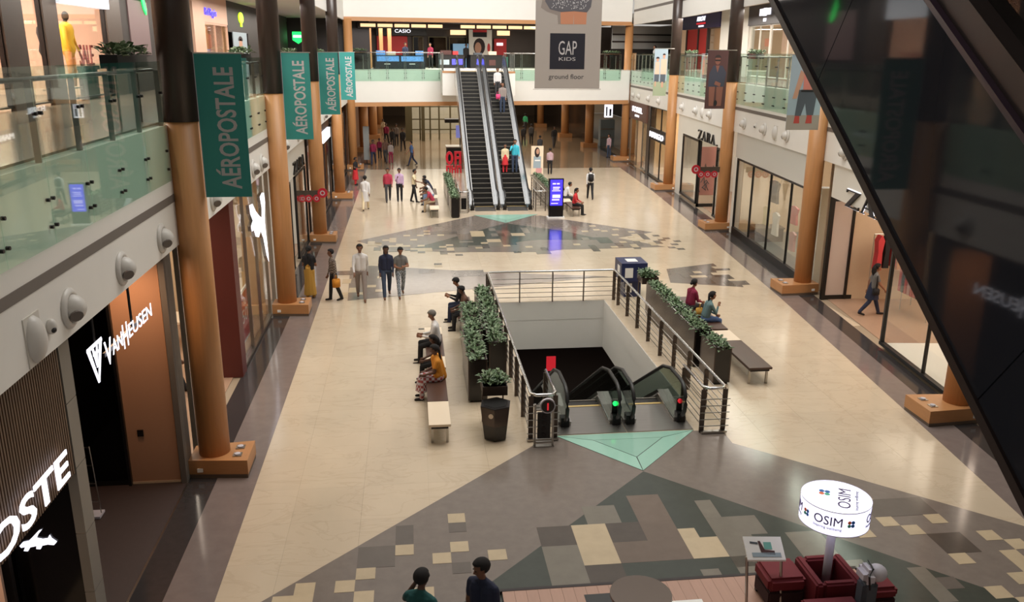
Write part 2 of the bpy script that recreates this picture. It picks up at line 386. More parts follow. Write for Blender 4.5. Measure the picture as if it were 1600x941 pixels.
WEDGE_FAR= [(-2.34, 35.11), (2.97, 40.4), (6.2, 40.23), (7.11, 39.17), (10.56, 35.9), (8.71, 34.84), (10.26, 32.96), (7.31, 32.85), (5.99, 32.85), (5.03, 32.47), (1.36, 32.78), (-0.14, 33.14), (-1.16, 33.68)]
KEEL_FAR= [(4.28, 38.45), (-0.34, 33.15), (1.91, 33.42), (5.23, 34.73), (8.07, 34.5), (6.64, 36.5)]
WEDGE_RIGHT= [(9.22, 29.34), (11.24, 30.03), (11.23, 29.59), (10.98, 29.55), (11.04, 29.24), (11.58, 29.25), (11.52, 28.98), (10.96, 28.95), (10.9, 28.68), (10.66, 28.68), (10.63, 28.34), (11.21, 28.34), (11.17, 27.79), (10.94, 27.75), (10.93, 27.48), (11.51, 27.48), (11.47, 26.97), (11.16, 26.93), (11.12, 26.67), (8.8, 27.46)]
WEDGE_LEFT= [(-2.52, 30.62), (-1.55, 30.78), (2.64, 29.44), (5.27, 28.77), (2.85, 27.48), (-2.11, 26.23)]
inlay(WEDGE_FAR, 0.004, 'grey_granite'); inlay(KEEL_FAR, 0.006, 'tile_k')
inlay([(-2.3, 30.6), (-1.55, 30.78), (2.64, 29.44), (6.83, 28.47), (2.85, 27.48), (-2.11, 26.23)], 0.004, 'grey_granite'); inlay(WEDGE_RIGHT, 0.004, 'tile_s')
TM = {}
for c, L in TILES.items():
    for i, j, w, h in dict.fromkeys(L):
        x0 = 0.467+i*0.2905; y1 = 12.932-j*0.2905
        if x0 < -2.95: continue
        z1 = 0.0085 if c == 'b' else 0.0075
        key = (c, w, h)
        if key in TM: put('inlay_tile', TM[key], (x0+w*0.2905/2, y1-h*0.2905/2, 0.0), floor)
        else: TM[key] = MB().box(x0, x0+w*0.2905, y1-h*0.2905, y1, 0.0, z1).build('inlay_tile', 'tile_'+c, floor).data
# green glass triangles in front of the escalators
def glass_triangle(A, B, T, label):
    A, B, T = (Vector((*p, 0)) for p in (A, B, T)); c = (A+B+T)/3
    o = thing('glass_floor_panel', label, 'floor panel', c)
    q = [p + (c-p)*0.5 for p in (A, B, T)]
    for a, b in ((0, 1), (1, 2), (2, 0)):
        P = (A, B, T); m = MB(); e = 0.012
        quad = [P[a], P[b], q[b], q[a]]; cc = sum(quad, Vector())/4
        m.prism([tuple((p + (cc-p).normalized()*e)[:2]) for p in quad], 0.0, 0.012); m.build('glass_pane', 'teal_glass_floor', o)
    cc = sum(q, Vector())/3
    MB().prism([tuple((p + (cc-p).normalized()*0.02)[:2]) for p in q], 0.0, 0.012).build('glass_pane', 'teal_glass_floor', o)
    MB().prism([tuple(p[:2]) for p in (A, B, T)], 0.0, 0.009).build('frame', 'dark_metal', o)
glass_triangle((2.82, 15.78), (5.76, 15.78), (4.22, 14.12), 'green glass floor triangle in front of the sunken escalators')
glass_triangle((2.95, 40.55), (6.1, 40.55), (4.3, 38.5), 'green glass floor triangle at the foot of the rising escalators')

# ------------------------------------------------------------------ well and basement
mb = MB(); T = 0.02
for z0, z1, e in ((-0.62, -0.012, 0.0), (-1.6, -0.62, 0.006)):
    mb.mi = 0 if e == 0 else 1
    mb.box(HX0-0.3, HX1+0.3, HY1-0.01+e, HY1+0.3, z0, z1); mb.box(HX1-0.01+e, HX1+0.3, HY0, HY1+0.1, z0, z1); mb.box(HX0-0.3, HX0+0.01-e, HY0, HY1+0.1, z0, z1)
struct('wall_well', mb, ['white_wall', 'white_wall'])
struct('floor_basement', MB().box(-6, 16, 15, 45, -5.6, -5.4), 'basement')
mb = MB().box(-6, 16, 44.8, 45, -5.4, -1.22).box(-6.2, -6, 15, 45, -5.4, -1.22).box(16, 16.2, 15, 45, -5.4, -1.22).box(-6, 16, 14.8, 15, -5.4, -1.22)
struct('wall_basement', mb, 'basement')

# ------------------------------------------------------------------ galleries: slabs, fascias, ceilings, back walls
YN = 2.5
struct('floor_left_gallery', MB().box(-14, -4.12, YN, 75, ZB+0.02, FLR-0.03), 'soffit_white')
MB().box(-14, -4.12, YN, 75, FLR-0.03, FLR).build('tiling', 'gallery_floor', bpy.data.objects['floor_left_gallery'])
f = struct('trim_1', MB().box(-4.12, -4.0, YN, 57.5, ZB, ZT), 'white_wall', 'white fascia of the left gallery')
MB().box(-4.0, -3.992, YN, 57.4, 5.13, 5.26).build('stripe', 'stripe_grey', f)
def poly_strip(i0, i1, z0, z1, k0=0, k1=5):
    a = [RW[k]+Vector((i0, 0, 0)) for k in range(k0, k1+1)]; b = [RW[k]+Vector((i1, 0, 0)) for k in range(k0, k1+1)]
    return MB().prism([tuple(p[:2]) for p in a] + [tuple(p[:2]) for p in b[::-1]], z0, z1)
struct('floor_right_gallery', poly_strip(0.07, 11, ZB+0.02, FLR-0.03, 0, 6), 'soffit_white')
poly_strip(0.07, 11, FLR-0.03, FLR, 0, 6).build('tiling', 'gallery_floor', bpy.data.objects['floor_right_gallery'])
f = struct('trim_2', poly_strip(-0.05, 0.07, ZB, ZT), 'white_wall', 'white fascia of the right gallery')
poly_strip(-0.058, -0.05, 5.30, 5.43).build('stripe', 'stripe_grey', f)
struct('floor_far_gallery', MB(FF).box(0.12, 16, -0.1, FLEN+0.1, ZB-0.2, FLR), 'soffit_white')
f = struct('trim_3', MB(FF).box(0.0, 0.12, 0, FLEN, ZB, ZT), 'white_wall', 'white fascia of the far gallery')
MB(FF).box(0.0, 0.14, 0, FLEN, ZB-0.27, ZB).build('wood_band', 'trim_wood', f)
# upper level: second-floor fascias and first-floor ceilings
struct('trim_4', MB().box(-4.12, -4.0, YN, 57.5, 9.5, 12.0), 'white_wall', 'white fascia of the second floor on the left')
f = struct('trim_5', poly_strip(-0.05, 0.07, 9.5, 12.0), 'white_wall', 'white fascia of the second floor on the right')
poly_strip(-0.058, -0.05, 10.35, 10.5).build('stripe', 'stripe_grey', f)
f = struct('trim_6', MB(FF).box(0.0, 0.12, 0, FLEN, 9.7, 12.2), 'white_wall', 'white fascia of the second floor at the far end')
MB(FF).box(0.0, 0.14, 0, FLEN, 9.45, 9.7).build('wood_band', 'trim_wood', f)
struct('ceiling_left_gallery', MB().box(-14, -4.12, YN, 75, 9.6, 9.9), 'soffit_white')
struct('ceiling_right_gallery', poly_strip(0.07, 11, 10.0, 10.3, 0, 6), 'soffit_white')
struct('ceiling_far_gallery', MB(FF).box(0.14, 24, 0, FLEN, 9.55, 9.9), 'dark_wood')
# outer walls
struct('wall_left', MB().box(-14.2, -14, YN, 112, 0, 10), 'shop_dark')
struct('wall_right', MB().box(26, 26.2, YN, 112, 0, 10.3), 'shop_dark')
struct('wall_far', MB().box(-14, 26, 112, 112.2, 0, 10), 'shop_cream')
struct('ceiling_corridor', MB(FF).box(16, 60, -8, FLEN+8, ZB-0.1, ZB+0.2), 'soffit_white')
# roof that carries the skylights (open slot over the hall) and the ceiling above the viewer
mb = MB()
for x0, x1, y0, y1 in ((-14, -4.2, 2, 75), (16.5, 26, 2, 75), (-4.2, 16.5, -12, 14)): mb.box(x0, x1, y0, y1, 20, 20.3)
struct('ceiling_roof', mb, 'soffit_white')
struct('wall_back', MB().box(-14, 26, -12.2, -12, 0, 20), 'shop_dark')
struct('ceiling_near', MB().box(-14, 26, -12, 6.0, 12.0, 12.3), 'soffit_white')
struct('floor_near_gallery', MB().box(-14, 26, -12, -0.6, 6.1, FLR), 'soffit_white')
# ------------------------------------------------------------------ columns
def column(cx, cy, side, near, depth, hall, label, top=12.0, sleeve=True):
    """side +1: hall lies towards +x (left row); base reaches to x = hall"""
    o = thing('column', label, 'column', (cx, cy, 0), 'round wooden columns of the left row' if side > 0 else 'round wooden columns of the right row')
    r = 0.28
    zt = 6.45 if sleeve else top
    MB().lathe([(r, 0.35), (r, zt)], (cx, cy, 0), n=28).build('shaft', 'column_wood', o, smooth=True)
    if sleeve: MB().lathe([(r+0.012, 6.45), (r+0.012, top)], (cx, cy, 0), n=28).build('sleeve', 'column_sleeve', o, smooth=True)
    wall = cx - side*0.40
    pts = [(hall, near), (hall, near+depth)] + [(cx + side*0.2, near+depth-0.05), (wall, near+depth-0.12), (wall, near+0.10), (cx+side*0.12, near+0.05)]
    b = MB().prism([(x, y) for x, y in pts], 0.08, 0.36).build('base', 'base_wood', o)
    cxm, cym = (hall+wall)/2, near+depth/2
    MB().prism([(cxm+(x-cxm)*0.985, cym+(y-cym)*0.985) for x, y in pts], 0.004, 0.08).build('plinth', 'plinth', o)
    for q in (0.3, 0.68):
        ux, uy = hall - side*0.22, near+depth*q
        u = MB().box(ux-0.08, ux+0.08, uy-0.08, uy+0.08, 0.36, 0.375).build('uplight', 'steel', o)
        MB().lathe([(0.055, 0.375), (0.055, 0.395), (0.03, 0.40)], (ux, uy, 0), n=14).build('lens', 'grey_plastic', u)
    MB().box(cx-side*0.2-0.05, cx-side*0.2+0.05, near+0.06, near+0.1, 0.13, 0.2).build('socket', 'white', o)
names = ['beside the entrance with the hanging sign', 'beside the window with the leaping cat emblem', 'with the small red wayfinding sign on it', 'fourth from the viewer', 'at the far corner under the gallery']
for i, (yy, nm) in enumerate(zip(LEFT_Y, names)):
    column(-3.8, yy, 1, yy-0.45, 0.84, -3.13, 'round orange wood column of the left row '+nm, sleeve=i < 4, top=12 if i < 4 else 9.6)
names = ['nearest, its top hidden behind the dark escalator', 'with the beach photo banner', 'with the banner of a dark jacket', 'with the banner of a couple', 'at the far corner under the gallery']
for i, ((x, yy), nm) in enumerate(zip(RB[1:6], names)):
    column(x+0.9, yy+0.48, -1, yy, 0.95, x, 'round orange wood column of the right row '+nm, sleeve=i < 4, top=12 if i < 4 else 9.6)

# ------------------------------------------------------------------ glass balustrades
def balustrade(label, fr, i0, s0, s1, z0, z1, zr, pw, group, double=False):
    o = thing('balustrade', label, 'balustrade', fr @ Vector((i0, (s0+s1)/2, z0)), group)
    n = max(1, round((s1-s0)/pw)); w = (s1-s0)/n
    for k in range(n):
        MB(fr).box(i0-0.006, i0+0.006, s0+k*w+0.008, s0+(k+1)*w-0.008, z0, z1).build('glass_pane', 'green_glass', o)
    for k in range(n+1):
        s = min(max(s0+k*w, s0+0.04), s1-0.04); m = MB(fr)
        for e in ((-0.05, 0.05) if double else (0.0,)): m.box(i0+0.03, i0+0.10, s+e-0.008, s+e+0.008, z0+0.1, zr)
        p = m.build('post', 'steel', o)
        m = MB(fr)
        for zz in (z0+0.2, z0+0.5, zr-0.35):
            for e in (-0.07, 0.07):
                if s0 < s+e < s1: m.lathe([(0.022, 0), (0.022, 0.05)], (i0-0.02, s+e, zz), (1, 0, 0), n=8)
        m.build('fixing', 'dark_metal', p, kind='stuff')
    MB(fr).tube([(i0+0.14, s0, zr), (i0+0.14, s1, zr)], 0.028).build('handrail', 'bright_steel' if double else ('dark_metal' if i0 > -0.05 else 'steel'), o, smooth=True)
LS = [5.0] + LEFT_Y
FLb = frame((-4.0, 0, 0), (0, 1, 0), (-1, 0, 0))
lab = ['nearest stretch above the hanging letters sign', 'between the first and second columns', 'between the second and third columns', 'between the third and fourth columns', 'farthest stretch']
for k in range(5):
    balustrade('clear green-tinted glass balustrade of the left gallery, '+lab[k], FLb, -0.02, LS[k]+(0.3 if k else 0), LS[k+1]-0.3, 5.5, 7.42, 7.28, 1.25, 'left gallery glass balustrades')
lab = ['nearest stretch beside the dark escalator', 'stretch left of the beach photo banner', 'between the jacket and couple banners', 'farthest stretch by the corner']
for k in range(1, 5):
    balustrade('clear green-tinted glass balustrade of the right gallery, '+lab[k-1], FR[k], -0.08, 0.75, RL[k]+0.15, 5.55, 7.62, 7.5, 1.2, 'right gallery glass balustrades')
balustrade('glass balustrade of the far gallery left of the rising escalators', FF, -0.05, 0.3, 6.2, 5.73, 7.45, 7.53, 1.15, 'far gallery glass balustrades', True)
balustrade('glass balustrade of the far gallery right of the rising escalators', FF, -0.05, 10.6, FLEN-0.7, 5.73, 7.45, 7.53, 1.15, 'far gallery glass balustrades', True)

# ------------------------------------------------------------------ air nozzles and speakers on the fascias
def nozzle(label, group):
    o = thing('air_nozzle', label, 'air nozzle', (0, 0, 0), group)     # local frame: +x points into the hall
    MB().lathe([(0.24, 0), (0.24, 0.02), (0.20, 0.05), (0.17, 0.05), (0.17, 0.0)], (0, 0, 0), (1, 0, 0), 22).build('ring', 'duct_white', o, smooth=True)
    b = MB().ball((0.03, 0, 0), 0.165, 16, 10).build('ball', 'duct_white', o, smooth=True)
    MB().lathe([(0.075, 0.10), (0.075, 0.166)], (0.03, 0, 0), (0.55, -0.7, -0.4), 14).build('mouth', 'stripe_grey', b)
    return o
def dome(label, group):
    o = thing('wall_speaker', label, 'speaker', (0, 0, 0), group)
    m = MB(); m.ball((0, 0, 0), (0.13, 0.18, 0.26), 16, 10); m.build('housing', 'duct_white', o, smooth=True)
    MB().box(-0.02, 0.012, -0.19, 0.19, -0.27, 0.27).build('back_plate', 'soffit_white', o)
    return o
nz = nozzle('white round air nozzle on the left fascia above the hanging letters sign', 'air nozzles on the left fascia')
first = [True]
def place_n(loc, rz, label, group):
    if first[0]: first[0] = False; nz.location = loc; nz.rotation_euler = (0, 0, rz); nz['label'] = label; nz['group'] = group
    else: copy_tree(nz, loc, rz, label, group)
for y, t in ((9.99, 'nearest to the viewer beside the flat speaker'), (11.89, 'above the hanging letters sign'), (13.87, 'just before the first column'), (17.6, 'behind the first green banner'), (19.8, 'second past the first column'), (22.28, 'above the leaping cat emblem'), (23.56, 'just before the second column'), (28.0, 'past the second column'), (31.5, 'above the left clothes window'), (38.0, 'past the third column'), (41.5, 'before the fourth column')):
    place_n((-4.0, y, 4.7), 0, 'white round air nozzle on the left fascia, '+t, 'air nozzles on the left fascia')
RN = {1: (8.7, 5.5, 3.0), 2: (9.16, 6.46, 3.85), 3: (10.1, 7.1, 4.3), 4: (12.3, 10.4, 7.4, 4.5)}
wh = {1: 'beside the dark escalator', 2: 'above the large clothes window', 3: 'above the black lettered doorway', 4: 'in the far stretch'}
for k, L in RN.items():
    for n_, s in enumerate(L):
        p = R(k, -0.06, s, 4.82); d = FR[k].col[1]
        place_n(tuple(p), math.pi + math.atan2(d.y, d.x) - math.pi/2, 'round air nozzle, right fascia %s, %s from far end' % (wh[k], ('first', 'second', 'third', 'fourth')[n_]), 'air nozzles on the right fascia')
dm = dome('white half-dome speaker low on the left fascia nearest the viewer', 'fascia speakers'); dm.location = (-4.0, 8.99, 4.66)
for k, s, t in ((2, 5.13, 'above the large clothes window'), (3, 5.75, 'above the doorway with black letters')):
    d = FR[k].col[1]; copy_tree(dm, tuple(R(k, -0.06, s, 4.8)), math.pi + math.atan2(d.y, d.x) - math.pi/2, 'white half-dome speaker on the right fascia '+t, 'fascia speakers')
for loc, t in (((-3.97, 9.39, 4.67), 'left fascia beside the half-dome speaker'), (tuple(R(2, -0.08, 7.62, 4.85)), 'right fascia between two nozzles')):
    o = thing('security_camera', 'tiny white security camera on the '+t, 'camera', loc)
    MB().ball(Vector(loc), (0.06, 0.07, 0.09), 10, 6).build('housing', 'duct_white', o, smooth=True); MB().ball(Vector(loc)+Vector((0.03 if loc[0] < 0 else -0.03, -0.03, -0.03)), 0.035, 8, 5).build('lens', 'black', o)

# ------------------------------------------------------------------ hanging banners
for i, (yy, t) in enumerate(zip(LEFT_Y[:4], ('nearest and largest of the row', 'second of the row', 'third of the row', 'farthest and smallest of the row'))):
    x0, x1, y, z0, z1 = -3.5, -2.74, yy-0.05, 5.17, 7.55
    o = thing('banner', 'teal banner with vertical pale lettering on a left column, '+t, 'banner', ((x0+x1)/2, y, z0), 'teal banners on the left columns')
    MB().box(x0, x1, y-0.006, y+0.006, z0, z1).build('cloth', 'teal_cloth', o)
    m = MB().tube([(x0-0.012, y, z1), (x1+0.03, y, z1)], 0.014); m.build('rod', 'steel', o)
    MB().box(x0-0.012, x0, y-0.01, y+0.01, z0, z1).build('edge_bar', 'grey_plastic', o)
    # reads from bottom to top
    text_mb('AEROPOSTALE', 2.02, 0.33, (x1-0.15, y-0.006, z0+0.14), (0, 0, 1), (-1, 0, 0), 0.003, bold=0.02).build('lettering', 'banner_letter', o)
    poly2(MB(), [(0.235, 0.33), (0.30, 0.33), (0.35, 0.40), (0.31, 0.40)], (x1-0.16, y-0.006, z0+0.14), (0, 0, 1), (-1, 0, 0), 0.003).build('accent', 'banner_letter', o)
# large grey banner over the hall
def gap_banner():
    y, x0, x1, z0, z1 = 34.0, 4.90, 7.49, 6.22, 12.2
    o = thing('banner', 'large grey hanging banner with black square logo reading ground floor', 'banner', ((x0+x1)/2, y, z0))
    MB().box(x0, x1, y-0.01, y+0.01, z0, z1).build('cloth', 'banner_grey', o)
    MB().tube([(x0-0.06, y, z0), (x1+0.06, y, z0)], 0.02).build('rod', 'steel', o)
    for x in (x0+0.1, x1-0.1): MB().tube([(x, y, z1), (x, y, 20)], 0.008, 6).build('cable', 'steel', o)
    yf = y-0.01; Rr, U = (1, 0, 0), (0, 0, 1)
    sq = MB().box(5.48, 6.86, yf-0.004, yf, 6.98, 8.32).build('logo_square', 'navy', o)
    text_mb('GAP', 0.72, 0.52, (5.82, yf-0.004, 7.52), Rr, U, 0.003).build('lettering', 'banner_letter', sq)
    text_mb('KIDS', 0.66, 0.13, (5.84, yf-0.004, 7.30), Rr, U, 0.003).build('lettering', 'banner_letter', sq)
    text_mb('ground floor', 1.40, 0.24, (5.45, yf, 6.55), Rr, U, 0.003).build('lettering', 'navy', o)
    # photograph of a skirt and legs, printed
    M('print_skin', (190, 130, 100), 0.7); M('print_skirt', (92, 90, 96), 0.7); M('print_shadow', (140, 130, 124), 0.7); M('print_dot', (196, 194, 196), 0.7)
    poly2(MB(), [(5.1, 9.25), (5.35, 9.1), (5.75, 8.98), (5.78, 8.66), (6.0, 8.66), (6.0, 9.6), (5.2, 9.8)], (0, yf, 0), Rr, U, 0.002).build('print', 'print_shadow', o)
    for a, b in ((5.88, 6.37), (6.40, 6.88)): poly2(MB(), [(a, 8.66), (b, 8.66), (b+0.02, 9.2), (a-0.02, 9.2)], (0, yf, 0), Rr, U, 0.004).build('print', 'print_skin', o)
    poly2(MB(), [(5.45, 9.2), (5.9, 9.1), (6.4, 9.14), (6.9, 9.1), (7.05, 9.3), (7.12, 9.9), (7.0, 10.8), (5.5, 10.8), (5.4, 9.8), (5.25, 9.5)], (0, yf, 0), Rr, U, 0.006).build('print', 'print_skirt', o)
    rr = random.Random(3); m = MB()
    for _ in range(150):
        a, b = rr.uniform(5.5, 6.95), rr.uniform(9.22, 9.9); poly2(m, ell(a, b, 0.018, 0.022, 5), (0, yf-0.006, 0), Rr, U, 0.001)
    m.build('print', 'print_dot', o, kind='stuff')
gap_banner()
def photo_banner(label, x0, x1, y, z0, z1, back, shapes):
    o = thing('banner', label, 'banner', ((x0+x1)/2, y, z0), 'photo banners on the right columns')
    MB().box(x0, x1, y-0.006, y+0.006, z0, z1).build('cloth', back, o)
    MB().tube([(x0-0.03, y, z1), (x1+0.35, y, z1)], 0.014).build('rod', 'steel', o)
    w, h = x1-x0, z1-z0
    for n_, (mt, pts) in enumerate(shapes):
        poly2(MB(), [(x0+a*w, z0+b*h) for a, b in pts], (0, y-0.006-0.0012*n_, 0), (1, 0, 0), (0, 0, 1), 0.0012).build('print', mt, o)
M('ph_sky', (150, 166, 176), 0.7); M('ph_sand', (150, 140, 130), 0.7); M('ph_grey', (74, 80, 88), 0.7); M('ph_pink', (196, 120, 108), 0.7); M('ph_skin', (184, 140, 116), 0.7); M('ph_redshoe', (168, 62, 54), 0.7)
M('ph_brown', (74, 44, 42), 0.7); M('ph_jacket', (52, 54, 68), 0.7); M('ph_darkskin', (124, 78, 64), 0.7); M('ph_hair', (40, 26, 26), 0.7); M('ph_grass', (142, 150, 122), 0.7); M('ph_beige', (196, 170, 148), 0.7); M('ph_black', (20, 18, 20), 0.7)
photo_banner('photo banner of a figure in grey shorts and pink shirt on sand', 11.1, 12.12, 24.55, 5.44, 7.6, 'ph_sky', [
    ('ph_sand', [(0, 0), (1, 0), (1, 0.2), (0, 0.2)]), ('ph_skin', [(0.12, 0.42), (0.25, 0.42), (0.45, 0.75), (0.3, 0.8)]),
    ('ph_redshoe', [(0.22, 0.09), (0.4, 0.09), (0.38, 0.2), (0.25, 0.2)]), ('ph_redshoe', [(0.58, 0.09), (0.78, 0.09), (0.76, 0.21), (0.62, 0.21)]),
    ('ph_grey', [(0.24, 0.19), (0.42, 0.19), (0.52, 0.36), (0.6, 0.2), (0.8, 0.2), (0.86, 0.52), (0.3, 0.54)]), ('ph_pink', [(0.42, 0.53), (0.86, 0.53), (0.95, 0.85), (0.4, 0.9)]), ('ph_black', [(0.36, 0.51), (0.86, 0.51), (0.86, 0.54), (0.36, 0.54)])])
photo_banner('dark photo banner of a figure in a navy jacket', 12.15, 13.02, 34.85, 5.41, 7.75, 'ph_brown', [
    ('ph_darkskin', [(0.2, 0.05), (0.42, 0.05), (0.45, 0.4), (0.15, 0.4)]), ('ph_darkskin', [(0.55, 0.05), (0.8, 0.05), (0.85, 0.4), (0.52, 0.4)]),
    ('ph_jacket', [(0.1, 0.38), (0.88, 0.38), (0.95, 0.62), (0.75, 0.74), (0.3, 0.74), (0.12, 0.6)]), ('ph_darkskin', [(0.42, 0.74), (0.6, 0.74), (0.52, 0.62)]),
    ('ph_darkskin', ell(0.5, 0.83, 0.13, 0.075)), ('ph_hair', ell(0.5, 0.87, 0.15, 0.05, 12, 0, math.pi)), ('ph_black', [(0.36, 0.84), (0.64, 0.84), (0.62, 0.815), (0.38, 0.815)]), ('ph_darkskin', [(0.4, 0.42), (0.68, 0.38), (0.72, 0.44), (0.45, 0.48)]), ('ph_black', ell(0.52, 0.1, 0.08, 0.05))])
photo_banner('pale photo banner of a couple standing on a beach', 13.12, 13.85, 46.1, 5.39, 7.85, 'ph_sky', [
    ('ph_grass', [(0, 0), (1, 0), (1, 0.32), (0, 0.3)]), ('ph_beige', [(0.05, 0.45), (0.42, 0.45), (0.4, 0.72), (0.1, 0.72)]), ('ph_beige', [(0.5, 0.45), (0.95, 0.45), (0.95, 0.78), (0.5, 0.78)]),
    ('ph_grey', [(0.05, 0.3), (0.4, 0.3), (0.42, 0.46), (0.05, 0.46)]), ('ph_grey', [(0.5, 0.28), (0.88, 0.28), (0.9, 0.46), (0.5, 0.46)]),
    ('ph_skin', ell(0.25, 0.77, 0.1, 0.045)), ('ph_skin', ell(0.72, 0.84, 0.1, 0.05)), ('ph_hair', ell(0.25, 0.79, 0.14, 0.04, 12, 0, math.pi)), ('ph_hair', ell(0.72, 0.865, 0.11, 0.035, 12, 0, math.pi)),
    ('ph_skin', [(0.1, 0.2), (0.2, 0.2), (0.2, 0.31), (0.1, 0.31)]), ('ph_skin', [(0.6, 0.18), (0.75, 0.18), (0.75, 0.3), (0.6, 0.3)])])
# ------------------------------------------------------------------ shops
_wn = [0]; _dn = [0]
def window(fr, i, s0, s1, z0, z1, n=1, mat='clear_glass', fm='black', ft=0.05, label=None, sill=0.0):
    """a shop window in the shop line: n panes in a frame"""
    _wn[0] += 1
    m = MB(fr).box(i-0.03, i+0.06, s0, s1, z1-ft, z1).box(i-0.05, i+0.08, s0, s1, z0-sill, z0+ft)
    for k in range(n+1):
        s = s0+(s1-s0)*k/n; w = ft if k in (0, n) else ft*0.35
        s = min(max(s, s0+w/2), s1-w/2)
        m.box(i-0.03, i+0.06, s-w/2, s+w/2, z0, z1)
    o = struct('window_%d' % _wn[0], m, fm, label)
    for k in range(n):
        a = s0+(s1-s0)*k/n; b = s0+(s1-s0)*(k+1)/n
        MB(fr).box(i+0.008, i+0.02, a+ft/2, b-ft/2, z0+ft, z1-ft).build('pane', mat, o)
    return o
_rm = [0]
def room(fr, s0, s1, i0, i1, z0, z1, wall, flr, energy=0, color=(1, 0.86, 0.7), lz=None):
    """plain shop interior behind the shop line"""
    _rm[0] += 1
    m = MB(fr).box(i1, i1+0.1, s0, s1, z0, z1).box(i0, i1, s0, s0+0.08, z0, z1).box(i0, i1, s1-0.08, s1, z0, z1)
    struct('wall_shop_%d' % _rm[0], m, wall)
    if flr: struct('floor_shop_%d' % _rm[0], MB(fr).box(i0-0.0, i1, s0+0.08, s1-0.08, z0-0.012, z0+0.004), flr)
    if energy:
        c = fr @ Vector(((i0+i1)/2, (s0+s1)/2, (lz or z1)-0.06))
        o = area('shop_ceiling_light', c, (min(2.5, (i1-i0)*0.6), (s1-s0)*0.7), energy*SHOP, color)
def zara_letters(mb, s_of, z0, h, w, place):
    """the tall thin-and-thick serif capitals, place(a,b) gives a point for local (along reading, up)"""
    L = {'Z': [[(0, 1), (1, 1), (1, .94), (.06, .94), (0, .8)], [(.72, .96), (1, .96), (.28, .04), (0, .04)], [(0, 0), (1, 0), (1, .2), (.94, .06), (0, .06)]],
         'A': [[(.42, 1), (.56, 1), (.98, .04), (.72, .04)], [(.42, 1), (.48, .96), (.16, .04), (.09, .04)], [(.2, .32), (.72, .32), (.72, .38), (.22, .38)], [(0, 0), (.26, 0), (.26, .04), (0, .04)], [(.6, 0), (1.06, 0), (1.06, .04), (.6, .04)]],
         'R': [[(.12, 0), (.34, 0), (.34, 1), (.12, 1)], [(0, 0), (.46, 0), (.46, .04), (0, .04)], [(0, .96), (.6, .96), (.6, 1), (0, 1)], [(.34, .5), (.6, .5), (.6, .55), (.34, .55)], [(.6, .5), (.88, .6), (.88, .9), (.6, 1), (.6, .95), (.68, .88), (.68, .62), (.6, .55)], [(.46, .52), (.7, .52), (1.02, 0), (.78, 0)]]}
    for n_, ch in enumerate('ZARA'):
        for q in L[ch]: mb.sheet([place((n_*1.16+a)*w, b*h) for a, b in q], s_of)
    return mb
# ---------- left side, ground floor
room(FL, 4.0, 9.95, 0.9, 4.5, 0, 4.36, 'shop_dark', 'vh_carpet', 25)
o = thing('slatted_shop_fascia', 'brown vertical slat panel with glowing white script on the left shop', 'shop fascia', (-4.2, 8, 2.62))
MB(FL).box(0.03, 0.08, 5.5, 9.96, 2.62, ZB).build('backing_board', 'dark_wood', o)
sm = None; s = 5.55
while s < 9.95:
    p = FL @ Vector((0.005, s, 2.62))
    if sm is None: sm = MB(FL).box(-0.02, 0.03, s-0.016, s+0.016, 2.62, ZB).build('slat', 'slat_wood', o).data
    else: put('slat', sm, (-4.205, s, 2.62), o)
    s += 0.058
text_mb('LACOSTE', 3.5, 0.36, (-4.12, 6.12, 2.73), (0, 1, 0), (0, 0, 1), 0.015, bold=0.015).build('lettering', 'lit_white', o)
struct('wall_croc', MB().box(-6.8, -4.3, 10.0, 10.1, 0, 4.3), 'black_gloss')
CR = [(0, .30), (.10, .42), (.28, .46), (.42, .62), (.62, .86), (.72, .90), (.58, .70), (.52, .56), (.70, .50), (.86, .52), (.92, .66), (.96, .52), (1.1, .36), (1.02, .26), (.84, .30), (.66, .26), (.60, .12), (.48, .14), (.50, .26), (.30, .22), (.22, .06), (.10, .08), (.16, .24), (.04, .22)]
o = thing('illuminated_emblem', 'small glowing white crocodile emblem on a black wall', 'sign', (-4.78, 9.98, 1.53))
poly2(MB(), [(a*0.40, b*0.34) for a, b in CR], (-4.99, 10.0, 1.52), (1, 0, 0), (0, 0, 1), 0.03).build('emblem', 'lit_white', o)
struct('wall_lacoste_panel', MB().box(-6.8, -5.08, 9.6, 9.65, 0, 2.6), 'shop_pink')
area('lacoste_spot', (-5.8, 8.7, 2.5), (0.6, 0.6), 18, (1, 0.7, 0.5))
o = struct('wall_pilaster_1', MB(FL).box(0.0, 0.09, 9.98, 10.26, 0, ZB), 'grout')
z = 0.0
for k, h in enumerate((0.9, 0.85, 0.9, 0.85, 0.88)):
    MB(FL).box(-0.02, 0.10, 9.97, 10.28, z+0.006, min(z+h, ZB)-0.006).build('stone_block', 'pilaster_stone', o); z += h
